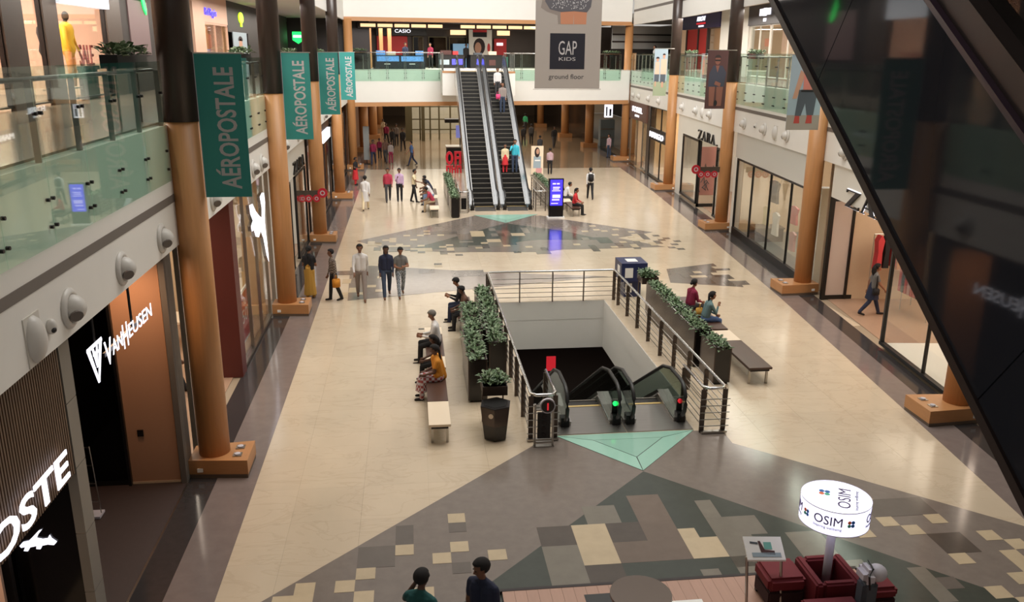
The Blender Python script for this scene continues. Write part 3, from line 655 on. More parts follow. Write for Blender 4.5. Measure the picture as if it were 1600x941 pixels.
# entrance lobby with the hanging letters
struct('floor_lobby', MB(FL).box(0.0, 2.3, 10.28, 14.6, -0.012, 0.006), 'vh_carpet')
MB(FL).box(-0.02, 0.01, 10.28, 14.6, 0.0, 0.008).build('threshold', 'steel', bpy.data.objects['floor_lobby'])
struct('wall_lobby', MB(FL).box(2.3, 2.4, 10.1, 14.7, 0, 4.36).box(0.9, 2.4, 14.62, 14.72, 0, 4.36), 'dark_wood')
o = struct('wall_tan_panel', MB().box(-5.17, -4.33, 14.58, 14.66, 0.05, 4.1), 'tan_panel')
MB().box(-4.98, -4.88, 14.55, 14.58, 0.95, 1.07).build('keypad', 'dark_metal', o)
MB().box(-5.17, -4.33, 14.57, 14.66, 0.0, 0.05).build('base_strip', 'shop_cream', o)
struct('window_lobby', MB().box(-5.22, -5.17, 14.5, 14.6, 0, 4.1), 'black')
MB().box(-6.5, -5.22, 14.56, 14.58, 0.1, 4.0).build('pane', 'dark_glass', bpy.data.objects['window_lobby'])
MB().box(-6.5, -5.22, 14.55, 14.59, 0.0, 0.1).build('rail', 'black', bpy.data.objects['window_lobby'])
MB().box(-6.5, -5.22, 14.60, 14.615, 0.1, 4.1).build('backing', 'dark_wood', bpy.data.objects['window_lobby'])
struct('ceiling_lobby', MB(FL).box(0.06, 2.4, 10.1, 14.6, 4.28, 4.37), 'soffit_white')
struct('trim_lobby', MB(FL).box(0.0, 0.06, 10.28, 14.6, 4.26, ZB).box(0.0, 0.1, 14.5, 14.6, 0, ZB), 'stripe_grey')
area('lobby_light', (-4.8, 13.7, 4.2), (0.7, 0.5), 26, (1, 0.62, 0.36))
struct('wall_pilaster_2', MB(FL).box(0.0, 0.9, 14.6, 14.95, 0, ZB), 'pilaster_stone')
o = thing('hanging_shop_sign', 'white glowing letters with a triangular emblem hung in the dark entrance', 'sign', (-4.2, 12.3, 3.34))
Ry, Uz = (0, 1, 0), (0, 0, 1)
m = MB()
for a, b, w in (((10.87, 3.87), (11.10, 3.34), .05), ((11.33, 3.87), (11.10, 3.34), .05)):
    poly2(m, [(a[0]-w, a[1]), (a[0]+w, a[1]), (b[0]+w*0.5, b[1]), (b[0]-w*0.5, b[1])], (-4.2, 0, 0), Ry, Uz, 0.008)
for q in ([(10.83, 3.84), (11.37, 3.84), (11.37, 3.89), (10.83, 3.89)], [(11.0, 3.84), (11.05, 3.84), (11.13, 3.62), (11.09, 3.58)], [(11.16, 3.84), (11.2, 3.84), (11.13, 3.55), (11.09, 3.55)], [(11.02, 3.73), (11.2, 3.73), (11.2, 3.77), (11.02, 3.77)]):
    poly2(m, q, (-4.2, 0, 0), Ry, Uz, 0.008)
m.build('emblem', 'lit_white', o)
m = MB()
for t, a, w, z0, h in (('V', 11.43, 0.27, 3.42, 0.36), ('AN', 11.72, 0.42, 3.50, 0.21), ('H', 12.19, 0.20, 3.42, 0.36), ('EUSEN', 12.45, 1.14, 3.50, 0.21)):
    text_mb(t, w, h, (-4.2, a, z0), Ry, Uz, 0.008, m)
m.build('lettering', 'lit_white', o)
MB().box(-4.24, -4.21, 11.45, 13.55, 3.56, 3.62).build('carrier_rail', 'dark_metal', o)
for y in (11.2, 12.7): MB().tube([(-4.225, y, 3.6), (-4.225, y, ZB)], 0.02).build('hanger', 'dark_metal', o)
o = thing('display_rack', 'thin pale metal ladder rack in the dark entrance lobby', 'rack', (-5.46, 13.4, 0))
m = MB()
for x in (-5.56, -5.36): m.tube([(x, 13.5, 0), (x, 13.37, 1.35)], 0.01, 6)
for z in (0.3, 0.65, 1.0, 1.34): m.tube([(-5.56, 13.48-z*0.09, z), (-5.36, 13.48-z*0.09, z)], 0.008, 6)
m.build('frame', 'steel', o); MB().box(-5.58, -5.34, 13.36, 13.6, 0.02, 0.06).build('foot', 'grey_plastic', o)
# sports shop with the leaping cat
room(FL, 15.3, 24.9, 0.2, 4.5, 0, 4.36, 'shop_cream', 'shop_floor_tile', 80)
struct('wall_red_pillar', MB(FL).box(-0.04, 0.5, 19.8, 20.3, 0, ZB), 'puma_red')
window(FL, 0.05, 20.3, 24.75, 0.06, ZB, 3, label='tall shop window carrying the leaping cat emblem', fm='steel', ft=0.04)
window(FL, 0.05, 15.5, 17.6, 0.06, ZB, 1, label='tall shop window just past the first left column', fm='steel', ft=0.04)
PU = [(21.92,3.83),(22.36,3.79),(22.72,3.54),(23.22,3.31),(23.58,3.19),(23.7,3.45),(23.53,3.78),(23.88,3.84),(24.2,3.78),(24.25,3.51),(24.05,3.19),(23.98,2.98),(24.05,2.57),(24.16,2.08),(24.16,1.82),(23.92,2.04),(23.6,2.62),(23.26,2.90),(22.9,2.80),(22.5,2.90),(22.3,3.12),(22.0,3.14),(21.95,3.28),(22.27,3.37),(22.0,3.59)]
o = thing('illuminated_emblem', 'glowing white leaping cat emblem in the tall left shop window', 'sign', (-4.1, 23.2, 2.0))
poly2(MB(), PU, (-4.10, 0, 0), Ry, Uz, 0.008).build('face', 'lit_white', o)
poly2(MB(), PU, (-4.19, 0, 0), Ry, Uz, 0.088).build('side_shell', 'bright_steel', o)
o = thing('sale_poster', 'red sale poster reading FLAT 50% in a white frame behind the left window', 'poster', (-4.45, 22.3, 0.2))
MB().box(-4.5, -4.46, 21.5, 23.1, 0.2, 1.58).build('frame', 'white', o); MB().box(-4.46, -4.452, 21.58, 23.02, 0.27, 1.51).build('sheet', 'red_sign', o)
text_mb('50%', 1.2, 0.36, (-4.452, 21.7, 0.72), Ry, Uz, 0.004).build('lettering', 'white', o); text_mb('FLAT', 0.6, 0.17, (-4.452, 22.0, 1.16), Ry, Uz, 0.004).build('lettering', 'white', o)
for (x, y), t in (((-7.1, 18.3), 'nearer'), ((-6.0, 22.4), 'farther')):
    o = thing('display_table', 'pale display table inside the left sports shop, '+t, 'table', (x, y, 0), 'sports shop display tables')
    MB().box(x-0.6, x+0.6, y-0.5, y+0.5, 0.72, 0.78).build('top', 'bench_white', o)
    for a in (-0.52, 0.52):
        for b in (-0.42, 0.42): MB().box(x+a-0.03, x+a+0.03, y+b-0.03, y+b+0.03, 0.004, 0.72).build('leg', 'steel', o)
# left clothes shop with black serif letters
room(FL, 25.4, 34.9, 0.3, 4.5, 0, 4.36, 'shop_white', 'shop_floor_tile', 55, (1, 0.95, 0.9))
struct('wall_left_shopfront', MB(FL).box(0.0, 0.12, 25.6, 34.9, 3.25, ZB).box(0.0, 0.12, 25.6, 26.3, 0, 3.25), 'shop_white')
window(FL, 0.02, 26.4, 30.2, 0.12, 3.2, 2, label='black framed shop window under the left white panel, nearer')
window(FL, 0.02, 31.6, 34.7, 0.12, 3.2, 1, label='black framed shop window under the left black letters')
o = thing('shop_sign', 'black serif lettering on the white panel of the left clothes shop', 'sign', (-4.18, 32.7, 3.3))
zara_letters(MB(), (0.06, 0, 0), 0, 0.42, 0.70, lambda a, b: (-4.2, 31.1+a, 3.32+b)).build('lettering', 'black', o)
# next shops on the left
room(FL, 35.5, 45.6, 0.3, 4.0, 0, 4.36, 'shop_pink', 'shop_floor_tile', 55)
struct('wall_brown_post', MB(FL).box(-0.02, 0.3, 39.6, 40.5, 0, ZB).box(-0.02, 0.12, 35.6, 45.5, 3.9, ZB), 'dark_wood')
window(FL, 0.03, 35.7, 39.6, 0.1, 3.9, 2, label='brown framed shop window past the third left column', fm='dark_wood')
window(FL, 0.03, 40.5, 45.4, 0.1, 3.3, 2, label='brown framed shop window before the fourth left column', fm='dark_wood')
o = thing('shop_sign', 'blank glowing white sign box high on the left before the fourth column', 'sign', (-4.15, 43, 3.4))
MB().box(-4.2, -4.06, 41.2, 44.8, 3.4, 3.88).build('box', 'lit_white_soft', o)
room(FL, 46.3, 57.2, 0.3, 4.0, 0, 4.36, 'shop_dark', 'shop_floor_tile', 30)
window(FL, 0.03, 46.6, 57.0, 0.1, 3.9, 5, label='dark shop windows in the farthest left stretch')
def wayfinder(label, xs, y, z, flip):
    o = thing('wayfinding_sign', label, 'sign', ((xs[0]+xs[1])/2, y, z))
    x0, x1 = xs; b = MB().box(x0, x1, y-0.02, y+0.02, z-0.12, z+0.12).build('board', 'post_brown', o)
    e = x1 if flip else x0
    for x, r, zz in [(e, 0.2, z+0.02)]+[(x0+(x1-x0)*q, 0.15, z-0.2) for q in (0.22, 0.5, 0.78)]:
        d = MB().lathe([(r, 0), (r, 0.03)], (x, y-0.05, zz), (0, 1, 0), 20).build('disc', 'red_sign', o)
        MB().lathe([(r*0.5, 0), (r*0.5, 0.004), (r*0.3, 0.004), (r*0.3, 0)], (x, y-0.055, zz), (0, 1, 0), 14, cap=False).build('symbol', 'banner_letter', d)
wayfinder('brown blade sign with red discs beside the third left column', (-4.67, -3.56), 34.6, 2.1, True)
wayfinder('brown blade sign with red discs beside the third right column', (12.39, 13.48), 36.1, 2.72, False)

# ---------- right side, ground floor
def rtext(mb, t, k, i, s_hi, w, z0, h, depth=0.05):
    o_ = R(k, i, s_hi, z0); d = FR[k].col[1].to_3d(); return text_mb(t, w, h, o_, -d, (0, 0, 1), depth, mb)
# nearest: open shop with lit letters, frosted return and low white window bed
K = 1; L = RL[1]
room(FR[K], 0.2, L-0.3, 0.3, 5.5, 0, 4.36, 'shop_cream', 'shop_floor_tile', 95, (1, 0.82, 0.66))
struct('wall_right_near_shopfront', MB(FR[K]).box(0.02, 0.14, 0.1, L-0.5, 3.35, ZB), 'shop_white')
p = R(K, 0.05, L-0.6)
o = struct('door_1', MB().box(p.x+0.02, p.x+0.14, 24.95, 25.07, 0, 3.35).box(p.x+0.14, p.x+1.45, 24.97, 25.05, 0, 0.14).box(p.x+0.78, p.x+0.86, 24.95, 25.07, 0, 3.35).box(p.x+0.14, p.x+1.45, 24.97, 25.05, 3.2, 3.35), 'black', 'black framed frosted glass return of the right near shop')
MB().box(p.x+0.14, p.x+0.78, 25.0, 25.02, 0.14, 3.2).build('pane', M('frost_pink', (200, 184, 174), 0.4), o); MB().box(p.x+0.86, p.x+1.4, 25.0, 25.02, 0.14, 3.2).build('pane', 'frost_pink', o)
window(FR[K], 0.03, 0.2, 5.0, 0.10, 3.35, 2, label='black framed window with a low white bed beside the nearest right column', ft=0.09)
struct('trim_window_bed', MB(FR[K]).box(0.12, 1.6, 0.3, 4.9, 0.004, 0.16), 'white_wall')
o = thing('shop_sign', 'blue-white lit serif letters cut off by the dark escalator', 'sign', R(K, 0, 6.2, 3.4))
d = FR[K].col[1].to_3d(); nn = FR[K].col[0].to_3d()
zara_letters(MB(), nn*-0.06, 0, 0.5, 0.95, lambda a, b: R(K, 0.02, 8.35-a, 3.29+b)).build('lettering', 'black', o)
zara_letters(MB(), nn*-0.02, 0, 0.54, 0.97, lambda a, b: R(K, 0.018, 8.38-a, 3.27+b)).build('halo', 'lit_white_soft', o)
# large window bay
K = 2; L = RL[2]
room(FR[K], 0.6, L-0.1, 0.4, 5.0, 0, 4.36, 'shop_cream', M('shop_floor_grey', (120, 122, 118), 0.3), 85, (1, 0.9, 0.78))
o = struct('trim_transom', MB(FR[K]).box(0.0, 0.06, 0.7, L-0.2, 3.32, ZB), M('transom_white', (206, 206, 200), 0.25))
window(FR[K], 0.02, 0.8, L-0.5, 0.26, 3.3, 4, label='large clothes shop window on the right between two columns', ft=0.06, sill=0.26)
struct('wall_right_return', MB(FR[K]).box(0.0, 0.3, L-0.48, L-0.1, 0, 3.32), 'shop_white')
def garment(label, x, y, z0, z1, w, mt):
    o = thing('hanging_garment', label, 'garment', (x, y, z0))
    h = z1-z0
    m = MB(); m.sheet([(x, y-w*0.45, z0), (x, y+w*0.45, z0), (x, y+w*0.36, z0+h*0.55), (x, y+w*0.5, z0+h*0.9), (x, y+w*0.16, z1), (x, y-w*0.16, z1), (x, y-w*0.5, z0+h*0.9), (x, y-w*0.36, z0+h*0.55)], (0.09, 0, 0))
    m.build('cloth', mt, o)
    MB().tube([(x+0.045, y-w*0.4, z0+h*0.93), (x+0.045, y, z1+0.03), (x+0.045, y+w*0.4, z0+h*0.93)], 0.01, 6).build('hanger', 'steel', o); MB().tube([(x+0.045, y, z1+0.02), (x+0.045, y, 3.6 if z1 > 2 else z1+0.25)], 0.005, 6).build('wire', 'steel', o)
M('cloth_black', (30, 28, 30), 0.8); M('cloth_yellow', (206, 186, 120), 0.8); M('cloth_white', (222, 220, 214), 0.8); M('cloth_red', (196, 60, 64), 0.8); M('cloth_pink', (206, 150, 150), 0.8); M('cloth_teal', (110, 170, 160), 0.8)
for t, x, y, z0, z1, w, mt in (('black coat hung high in the large right window', 14.85, 33.4, 1.7, 2.6, 0.95, 'cloth_black'), ('pale yellow dress in the large right window', 14.95, 34.2, 0.45, 1.4, 0.6, 'cloth_yellow'), ('white dress in the large right window', 14.85, 33.0, 0.4, 1.35, 0.6, 'cloth_white'), ('coral red top in the large right window', 14.7, 31.1, 1.25, 1.95, 0.75, 'cloth_red'), ('pink trousers in the large right window', 14.7, 31.0, 0.2, 0.95, 0.5, 'cloth_pink')):
    garment(t, x, y, z0, z1, w, mt)
o = thing('display_block', 'low brown display block at the far end of the large right window', 'display block', R(2, 1.0, 8.6)); MB(FR[2]).box(0.5, 1.7, 8.2, 9.0, 0.004, 0.55).build('block', 'dark_wood', o); MB(FR[2]).box(0.46, 1.74, 8.16, 9.04, 0.55, 0.6).build('top', 'post_brown', o)
struct('wall_inner_pier', MB(FR[2]).box(0.5, 0.9, 1.5, 1.9, 0.004, 3.3), 'shop_white')
# doorway with black serif letters
K = 3; L = RL[3]
room(FR[K], 0.6, L-0.1, 0.4, 5.0, 0, 4.36, 'shop_white', 'shop_floor_tile', 75, (1, 0.88, 0.76))
struct('wall_right_white_front', MB(FR[K]).box(0.0, 0.12, 0.9, L-0.3, 3.42, ZB).box(0.0, 0.12, 9.9, L-0.3, 0, 3.42), 'shop_white')
window(FR[K], 0.02, 6.3, 9.85, 0.14, 3.4, 1, label='black framed window left of the right doorway', ft=0.1)
window(FR[K], 0.02, 0.9, 2.9, 0.14, 3.4, 1, label='black framed window right of the right doorway', ft=0.1)
q = R(K, 0.05, 6.25)
o = struct('door_2', MB().box(q.x, q.x+0.1, q.y-0.05, q.y+0.05, 0, 3.4).box(q.x+0.95, q.x+1.05, q.y-0.05, q.y+0.05, 0, 3.4).box(q.x, q.x+1.05, q.y-0.05, q.y+0.05, 0, 0.16), 'black', 'black framed glass door leaf turned into the right doorway')
MB().box(q.x+0.1, q.x+0.95, q.y-0.01, q.y+0.01, 0.16, 3.4).build('pane', 'clear_glass', o)
o = thing('shop_sign', 'black serif letters on the white panel of the right doorway', 'sign', R(K, 0, 4.8, 3.3))
zara_letters(MB(), FR[K].col[0].to_3d()*-0.06, 0, 0.46, 0.72, lambda a, b: R(K, 0.0, 6.45-a, 3.46+b)).build('lettering', 'black', o)
MB(FR[K]).box(-0.06, 0.0, 2.75, 2.95, 3.46, 3.52).build('dot', 'black', o)
o = thing('shop_poster', 'pink and grey scribbled poster inside the right doorway', 'poster', R(3, 1.6, 6.6)); MB().box(q.x+0.25, q.x+1.3, q.y+0.6, q.y+0.64, 0.5, 3.0).build('sheet', M('poster_pink', (206, 140, 130), 0.6), o)
m = MB(); rr = random.Random(5)
for _ in range(14):
    a, b = q.x+rr.uniform(0.35, 1.1), rr.uniform(0.6, 1.8); m.tube([(a, q.y+0.59, b), (a+rr.uniform(-.2, .2), q.y+0.59, b+rr.uniform(0.1, .4)), (a+rr.uniform(-.25, .25), q.y+0.59, b+rr.uniform(-.1, .3))], 0.02, 5)
m.build('scribble', 'ph_grey', o)
# two far shops on the right
K = 4; L = RL[4]
room(FR[K], 0.6, 7.1, 0.4, 5.0, 0, 4.36, M('mango_wall', (226, 196, 156), 0.6), 'shop_floor_tile', 90, (1, 0.84, 0.64))
room(FR[K], 7.3, L-0.2, 0.4, 5.0, 0, 4.36, 'shop_cream', 'shop_floor_tile', 45)
struct('wall_right_divider', MB(FR[K]).box(0.0, 0.3, 7.0, 7.7, 0, ZB), 'post_brown')
window(FR[K], 0.02, 0.9, 7.0, 0.05, 2.4, 2, label='lower window of the far right shop with the dark name band', ft=0.06)
window(FR[K], 0.02, 0.9, 7.0, 3.0, ZB, 2, label='upper window of the far right shop above the dark name band', ft=0.06)
o = thing('shop_sign', 'dark name band with white glowing capitals on the far right shop', 'sign', R(K, 0, 4.6, 2.4)); MB(FR[K]).box(-0.04, 0.08, 0.9, 7.0, 2.4, 3.0).build('band', 'dark_metal', o)
rtext(MB(), 'MANGO', K, -0.04, 6.6, 3.6, 2.5, 0.34).build('lettering', 'lit_white', o)
o = thing('shop_sign', 'brown box fascia with white glowing capitals at the far right corner', 'sign', R(K, 0, 10.5, 3.2)); MB(FR[K]).box(-0.1, 0.2, 7.7, L-0.3, 3.22, ZB).build('box', M('fossil_brown', (94, 62, 48), 0.5, var=0.08), o)
rtext(MB(), 'FOSSIL', K, -0.1, 12.2, 3.2, 3.72, 0.36).build('lettering', 'lit_white', o)
rtext(MB(), '1954', K, -0.1, 11.2, 1.2, 3.42, 0.14).build('lettering', 'lit_white_soft', o)
window(FR[K], 0.02, 7.75, 9.2, 0.1, 3.2, 1, label='glass side pane of the far right corner shop, nearer', fm='steel')
window(FR[K], 0.02, 10.9, L-0.4, 0.1, 3.2, 1, label='glass side pane of the far right corner shop, farther', fm='steel')
p = R(4, 1.3, 3.2)
# ------------------------------------------------------------------ first floor, left gallery shops
Z1 = FLR
FU = frame((-7.5, 0, 0), (0, 1, 0), (-1, 0, 0))
def upper_room(fr, s0, s1, wall, energy, color=(1, 0.85, 0.72), zc=9.58): room(fr, s0, s1, 0.3, 3.5, Z1, zc, wall, None, energy, color)
upper_room(FU, 12.0, 24.0, 'shop_pink', 420, (1, 0.84, 0.72)); upper_room(FU, 32.0, 39.0, 'shop_pink', 70); upper_room(FU, 39.0, 57.0, 'shop_dark', 40)
for n_, (a, b) in enumerate(((14.2, 15.0), (17.6, 18.5), (19.5, 20.25), (23.4, 24.5))):
    struct('wall_upper_pier_%d' % (n_+1), MB(FU).box(-0.03, 0.07, a, b, Z1, 9.6), M('pier_brown', (74, 62, 54), 0.4, var=0.05))
for a, b, t in ((12.0, 14.2, 'first'), (15.0, 17.6, 'second'), (18.5, 19.5, 'third'), (20.25, 23.4, 'fourth, with the yellow dress')):
    window(FU, 0.05, a, b, Z1+0.05, 9.5, 1, label='tall warm lit shop window on the upper left gallery, '+t, fm='dark_metal', ft=0.03)
o = thing('shop_sign', 'pale lit sign band above the upper left window with the yellow dress', 'sign', (-7.45, 21.8, 8.55)); MB(FU).box(-0.12, 0.04, 20.25, 23.4, 8.55, 9.4).build('box', M('lit_pale', (214, 222, 232), 0.5, emit=0.7), o)
# mannequins
def mannequin(label, x, y, z, top, low, rz=0.0, head=True):
    o = thing('mannequin', label, 'mannequin', (x, y, z))
    m = MB(); P_ = Vector((x, y, z))
    m.lathe([(0.10, 0.72), (0.17, 0.9), (0.13, 1.08), (0.17, 1.3), (0.15, 1.42), (0.06, 1.5)], P_, n=14); m.build('torso', top, o, smooth=True)
    m = MB()
    for e in (-1, 1): m.tube([P_+Vector((0.02, e*0.19, 1.4)), P_+Vector((0.05, e*0.26, 1.1)), P_+Vector((0.16, e*0.22, 0.85))], [0.055, 0.045, 0.035], 8)
    m.build('arms', top, o, smooth=True)
    m = MB()
    for e in (-1, 1): m.tube([P_+Vector((0, e*0.09, 0.85)), P_+Vector((0.03, e*0.1, 0.45)), P_+Vector((0, e*0.1, 0.05))], [0.095, 0.065, 0.045], 8)
    m.build('legs', low, o, smooth=True)
    if head: m = MB(); m.ball(P_+Vector((0.02, 0, 1.63)), (0.085, 0.075, 0.11)); m.tube([P_+Vector((0, 0, 1.46)), P_+Vector((0.01, 0, 1.58))], 0.045, 8); m.build('head', 'ph_black' if z > 1 else 'white', o, smooth=True)
    MB().lathe([(0.2, 0.0), (0.2, 0.03)], P_, n=16).build('stand', 'steel', o)
M('cloth_gold', (228, 176, 40), 0.7); M('cloth_orange', (196, 124, 60), 0.7)
mannequin('mannequin in a bright yellow top behind the upper left glass', -7.9, 21.8, Z1+0.25, 'cloth_gold', 'cloth_orange')
mannequin('dark mannequin standing behind the yellow one', -8.35, 21.7, Z1+0.2, 'cloth_black', 'ph_jacket')
o = thing('sale_letters', 'red SALE letters standing in the upper left window', 'sign', (-7.85, 22, Z1+0.55)); text_mb('SALE', 0.95, 0.5, (-7.85, 22.25, Z1+0.75), (0, 1, 0), (0, 0, 1), 0.03).build('lettering', M('brick_red', (150, 70, 66), 0.6), o); MB().box(-7.95, -7.75, 22.15, 23.3, Z1+0.66, Z1+0.75).build('shelf', 'dark_metal', o)
MB().box(-7.9, -7.8, 22.2, 23.25, Z1, Z1+0.66).build('pedestal', 'shop_dark', o)
struct('wall_upper_dark', MB(FU).box(0.0, 0.2, 24.5, 32.2, Z1, 9.6), 'shop_dark')
struct('window_upper_dark', MB(FU).box(-0.03, 0.0, 25.2, 27.0, Z1+1.0, 8.9), M('dim_mauve', (120, 100, 102), 0.5))
o = thing('green_sign_lamp', 'small glowing green sign on the dark upper left wall', 'sign', (-7.47, 27, 9.0)); poly2(MB(), [(0, 0), (0.15, -0.3), (0.35, -0.45), (0.4, -0.3), (0.2, 0.1), (0.1, 0.4)], (-7.46, 26.4, 9.0), (0, 1, 0), (0, 0, 1), 0.03).build('face', M('lit_green', (30, 220, 90), 0.5, emit=2.0), o)
M('lit_lime', (170, 240, 20), 0.5, emit=1.8)
struct('wall_upper_left_front', MB(FU).box(-0.1, 0.1, 32.2, 33.9, Z1, 9.6).box(0.0, 0.12, 33.9, 38.6, 8.6, 9.6), 'shop_pink')
o = thing('shop_sign', 'blue script lettering on the pale upper left shop', 'sign', (-7.4, 35.8, 8.75)); text_mb('Hush Puppies', 2.0, 0.34, (-7.48, 34.3, 8.78), (0, 1, 0), (0, 0, 1), 0.03, shear=0.25).build('lettering', 'lit_blue', o)
window(FU, 0.05, 33.9, 38.6, Z1+0.05, 8.6, 2, label='pale arched display window on the upper left gallery', fm='shop_pink', ft=0.06)
o = thing('window_poster', 'brown and cream poster in the pale upper left window', 'poster', (-8.0, 36.4, Z1+0.2)); MB().box(-8.04, -8.0, 35.4, 37.4, Z1+0.2, 8.4).build('sheet', M('poster_tan', (188, 128, 92), 0.6), o); poly2(MB(), ell(36.4, 7.5, 0.35, 0.6), (-8.0, 0, 0), (0, 1, 0), (0, 0, 1), 0.004).build('print', 'ph_beige', o)
struct('wall_upper_dark_2', MB(FU).box(0.0, 0.2, 38.6, 43.2, 8.35, 9.6).box(0.0, 0.2, 43.2, 57, Z1, 9.6), 'shop_dark')
o = thing('shop_sign', 'round glowing lime tree emblem on the upper left gallery', 'sign', (-7.47, 41.6, 8.7)); m = MB(); poly2(m, ell(41.6, 9.0, 0.55, 0.24), (-7.5, 0, 0), (0, 1, 0), (0, 0, 1), 0.04); poly2(m, [(41.45, 8.62), (41.75, 8.62), (41.75, 8.8), (41.45, 8.8)], (-7.5, 0, 0), (0, 1, 0), (0, 0, 1), 0.04); m.build('emblem', 'lit_lime', o)
o = thing('window_poster', 'grey fashion portrait poster on the upper left gallery', 'poster', (-7.45, 41, Z1)); MB().box(-7.5, -7.46, 39.4, 42.6, Z1, 8.36).build('sheet', 'ph_sky', o)
for mt, pts in (('ph_beige', [(40.2, 6.8), (41.8, 6.8), (41.6, 7.5), (40.4, 7.5)]), ('ph_skin', ell(41, 7.85, 0.4, 0.26)), ('ph_hair', ell(41, 8.0, 0.55, 0.2, 12, 0, math.pi))): poly2(MB(), pts, (-7.46, 0, 0), (0, 1, 0), (0, 0, 1), 0.004).build('print', mt, o)
o = thing('shop_sign', 'small lit blue sign high on the upper left gallery', 'sign', (-7.4, 50, 8.6)); MB(FU).box(-0.2, 0.0, 49.0, 50.6, 8.5, 8.85).build('box', M('lit_bluegrey', (130, 140, 190), 0.5, emit=0.8), o); MB(FU).box(-0.1, 0.0, 49.6, 50.0, 8.85, 9.6).build('hanger', 'steel', o)
o = thing('shop_sign', 'green glowing shield emblem in the far upper left corner', 'sign', (-7.4, 56, 8.3)); poly2(MB(), [(-7.3, 8.25), (-6.95, 8.02), (-6.6, 8.25), (-6.6, 8.75), (-7.3, 8.75)], (0, 57.9, 0), (1, 0, 0), (0, 0, 1), 0.05).build('shield', 'lit_green', o); MB().box(-7.25, -6.65, 57.83, 57.85, 8.4, 8.55).build('bar', 'lit_white', o)
struct('wall_upper_corner', MB().box(-7.6, -4.1, 57.9, 58.0, Z1, 9.6), 'shop_dark')

# ------------------------------------------------------------------ first floor, right gallery shops
def FRU(k): return FR[k] @ Matrix.Translation((2.9, 0, 0))
for k, e in ((2, 60), (3, 90), (4, 90)): room(FRU(k), 0.1, RL[k]-0.1, 0.3, 4.0, Z1, 9.95, 'shop_cream', None, e, (1, 0.9, 0.8))
fr = FRU(4)
o = thing('shop_sign', 'navy fascia with white and red lit emblem on the upper right gallery', 'sign', fr @ Vector((0, 7, 9.1))); MB(fr).box(-0.1, 0.15, 2.6, 11.2, 9.12, 9.95).build('board', M('navy_board', (30, 28, 84), 0.4), o)
d = FR[4].col[1].to_3d()
text_mb('ARROW', 1.9, 0.28, fr @ Vector((-0.1, 7.6, 9.55)), -d, (0, 0, 1), 0.02).build('lettering', 'lit_white', o); MB(fr).box(-0.13, -0.1, 5.6, 7.6, 9.36, 9.46).build('bar', 'lit_red', o); MB(fr).box(-0.13, -0.1, 6.0, 7.1, 9.2, 9.3).build('bar', 'lit_white_soft', o)
struct('wall_upper_red', MB(fr).box(0.02, 0.1, 5.3, 10.2, Z1, 9.1), M('lit_red_wall', (200, 34, 30), 0.5))
for s in (5.3, 7.4, 10.2): struct('trim_upper_post_%d' % int(s), MB(fr).box(-0.04, 0.12, s-0.12, s+0.12, Z1, 9.1), 'dark_wood')
window(fr, 0.05, 2.5, 5.2, Z1+0.05, 9.1, 1, label='upper right shop window beside the red panels', fm='dark_wood')
struct('wall_upper_white_pier', MB(fr).box(-0.1, 0.3, 0.8, 2.4, Z1, 9.95), 'shop_white')
fr = FRU(3)
o = thing('shop_sign', 'black fascia with glowing white lettering beside the dark escalator', 'sign', fr @ Vector((0, 6, 9.0))); MB(fr).box(-0.1, 0.15, 2.5, 8.9, 9.0, 9.95).build('board', 'dark_metal', o)
d = FR[3].col[1].to_3d()
m = MB()
for a, w, z0, h in ((7.0, 0.5, 9.42, 0.32), (6.42, 0.42, 9.40, 0.36), (5.9, 0.5, 9.44, 0.30), (6.35, 0.35, 9.14, 0.15)): m.sheet([fr @ Vector((-0.1, a, z0)), fr @ Vector((-0.1, a-w, z0)), fr @ Vector((-0.1, a-w, z0+h)), fr @ Vector((-0.1, a, z0+h))], FR[3].col[0].to_3d()*-0.04)
m.build('lettering', 'lit_white', o)
window(fr, 0.05, 5.6, 8.8, Z1+0.05, 9.0, 2, label='pale upper right shop window under the black fascia', fm='shop_white')
struct('wall_upper_pink', MB(fr).box(0.6, 0.7, 1.5, 5.5, Z1, 9.0), 'shop_pink')
window(fr, 0.05, 0.6, 5.5, Z1+0.05, 9.0, 2, label='pink backed upper right shop window beside the dark escalator', fm='shop_white')
struct('wall_upper_pier_right', MB(fr).box(-0.05, 0.3, 8.9, RL[3]-0.1, Z1, 9.95), 'shop_white')

# planter troughs on the gallery railings
def leaf_clump(m, c, rx, ry, rz, n, size, rr):
    for _ in range(n):
        a = rr.uniform(0, 6.283); e = rr.uniform(0.1, 1.2); q = rr.random()**0.5
        p = Vector((c[0]+rx*q*math.cos(a), c[1]+ry*q*math.sin(a), c[2]+rr.uniform(0, rz)))
        d = Vector((math.cos(a)*math.cos(e), math.sin(a)*math.cos(e), math.sin(e))); sd = d.cross(Vector((0, 0, 1))).normalized()*size*rr.uniform(0.25, 0.4); L_ = size*rr.uniform(0.8, 1.4)
        v = [m.bm.verts.new(x) for x in (p, p+d*L_*0.5+sd+Vector((0, 0, 0.01)), p+d*L_+Vector((0, 0, -0.25*L_)), p+d*L_*0.5-sd+Vector((0, 0, 0.01)), p+d*L_*0.55+Vector((0, 0, -0.015)))]
        for t in ((0, 1, 4), (1, 2, 4), (2, 3, 4), (3, 0, 4)):
            f = m.face([v[i] for i in t]); 
            if f: f.material_index = 1 if rr.random() < 0.25 else 0
rr = random.Random(11)
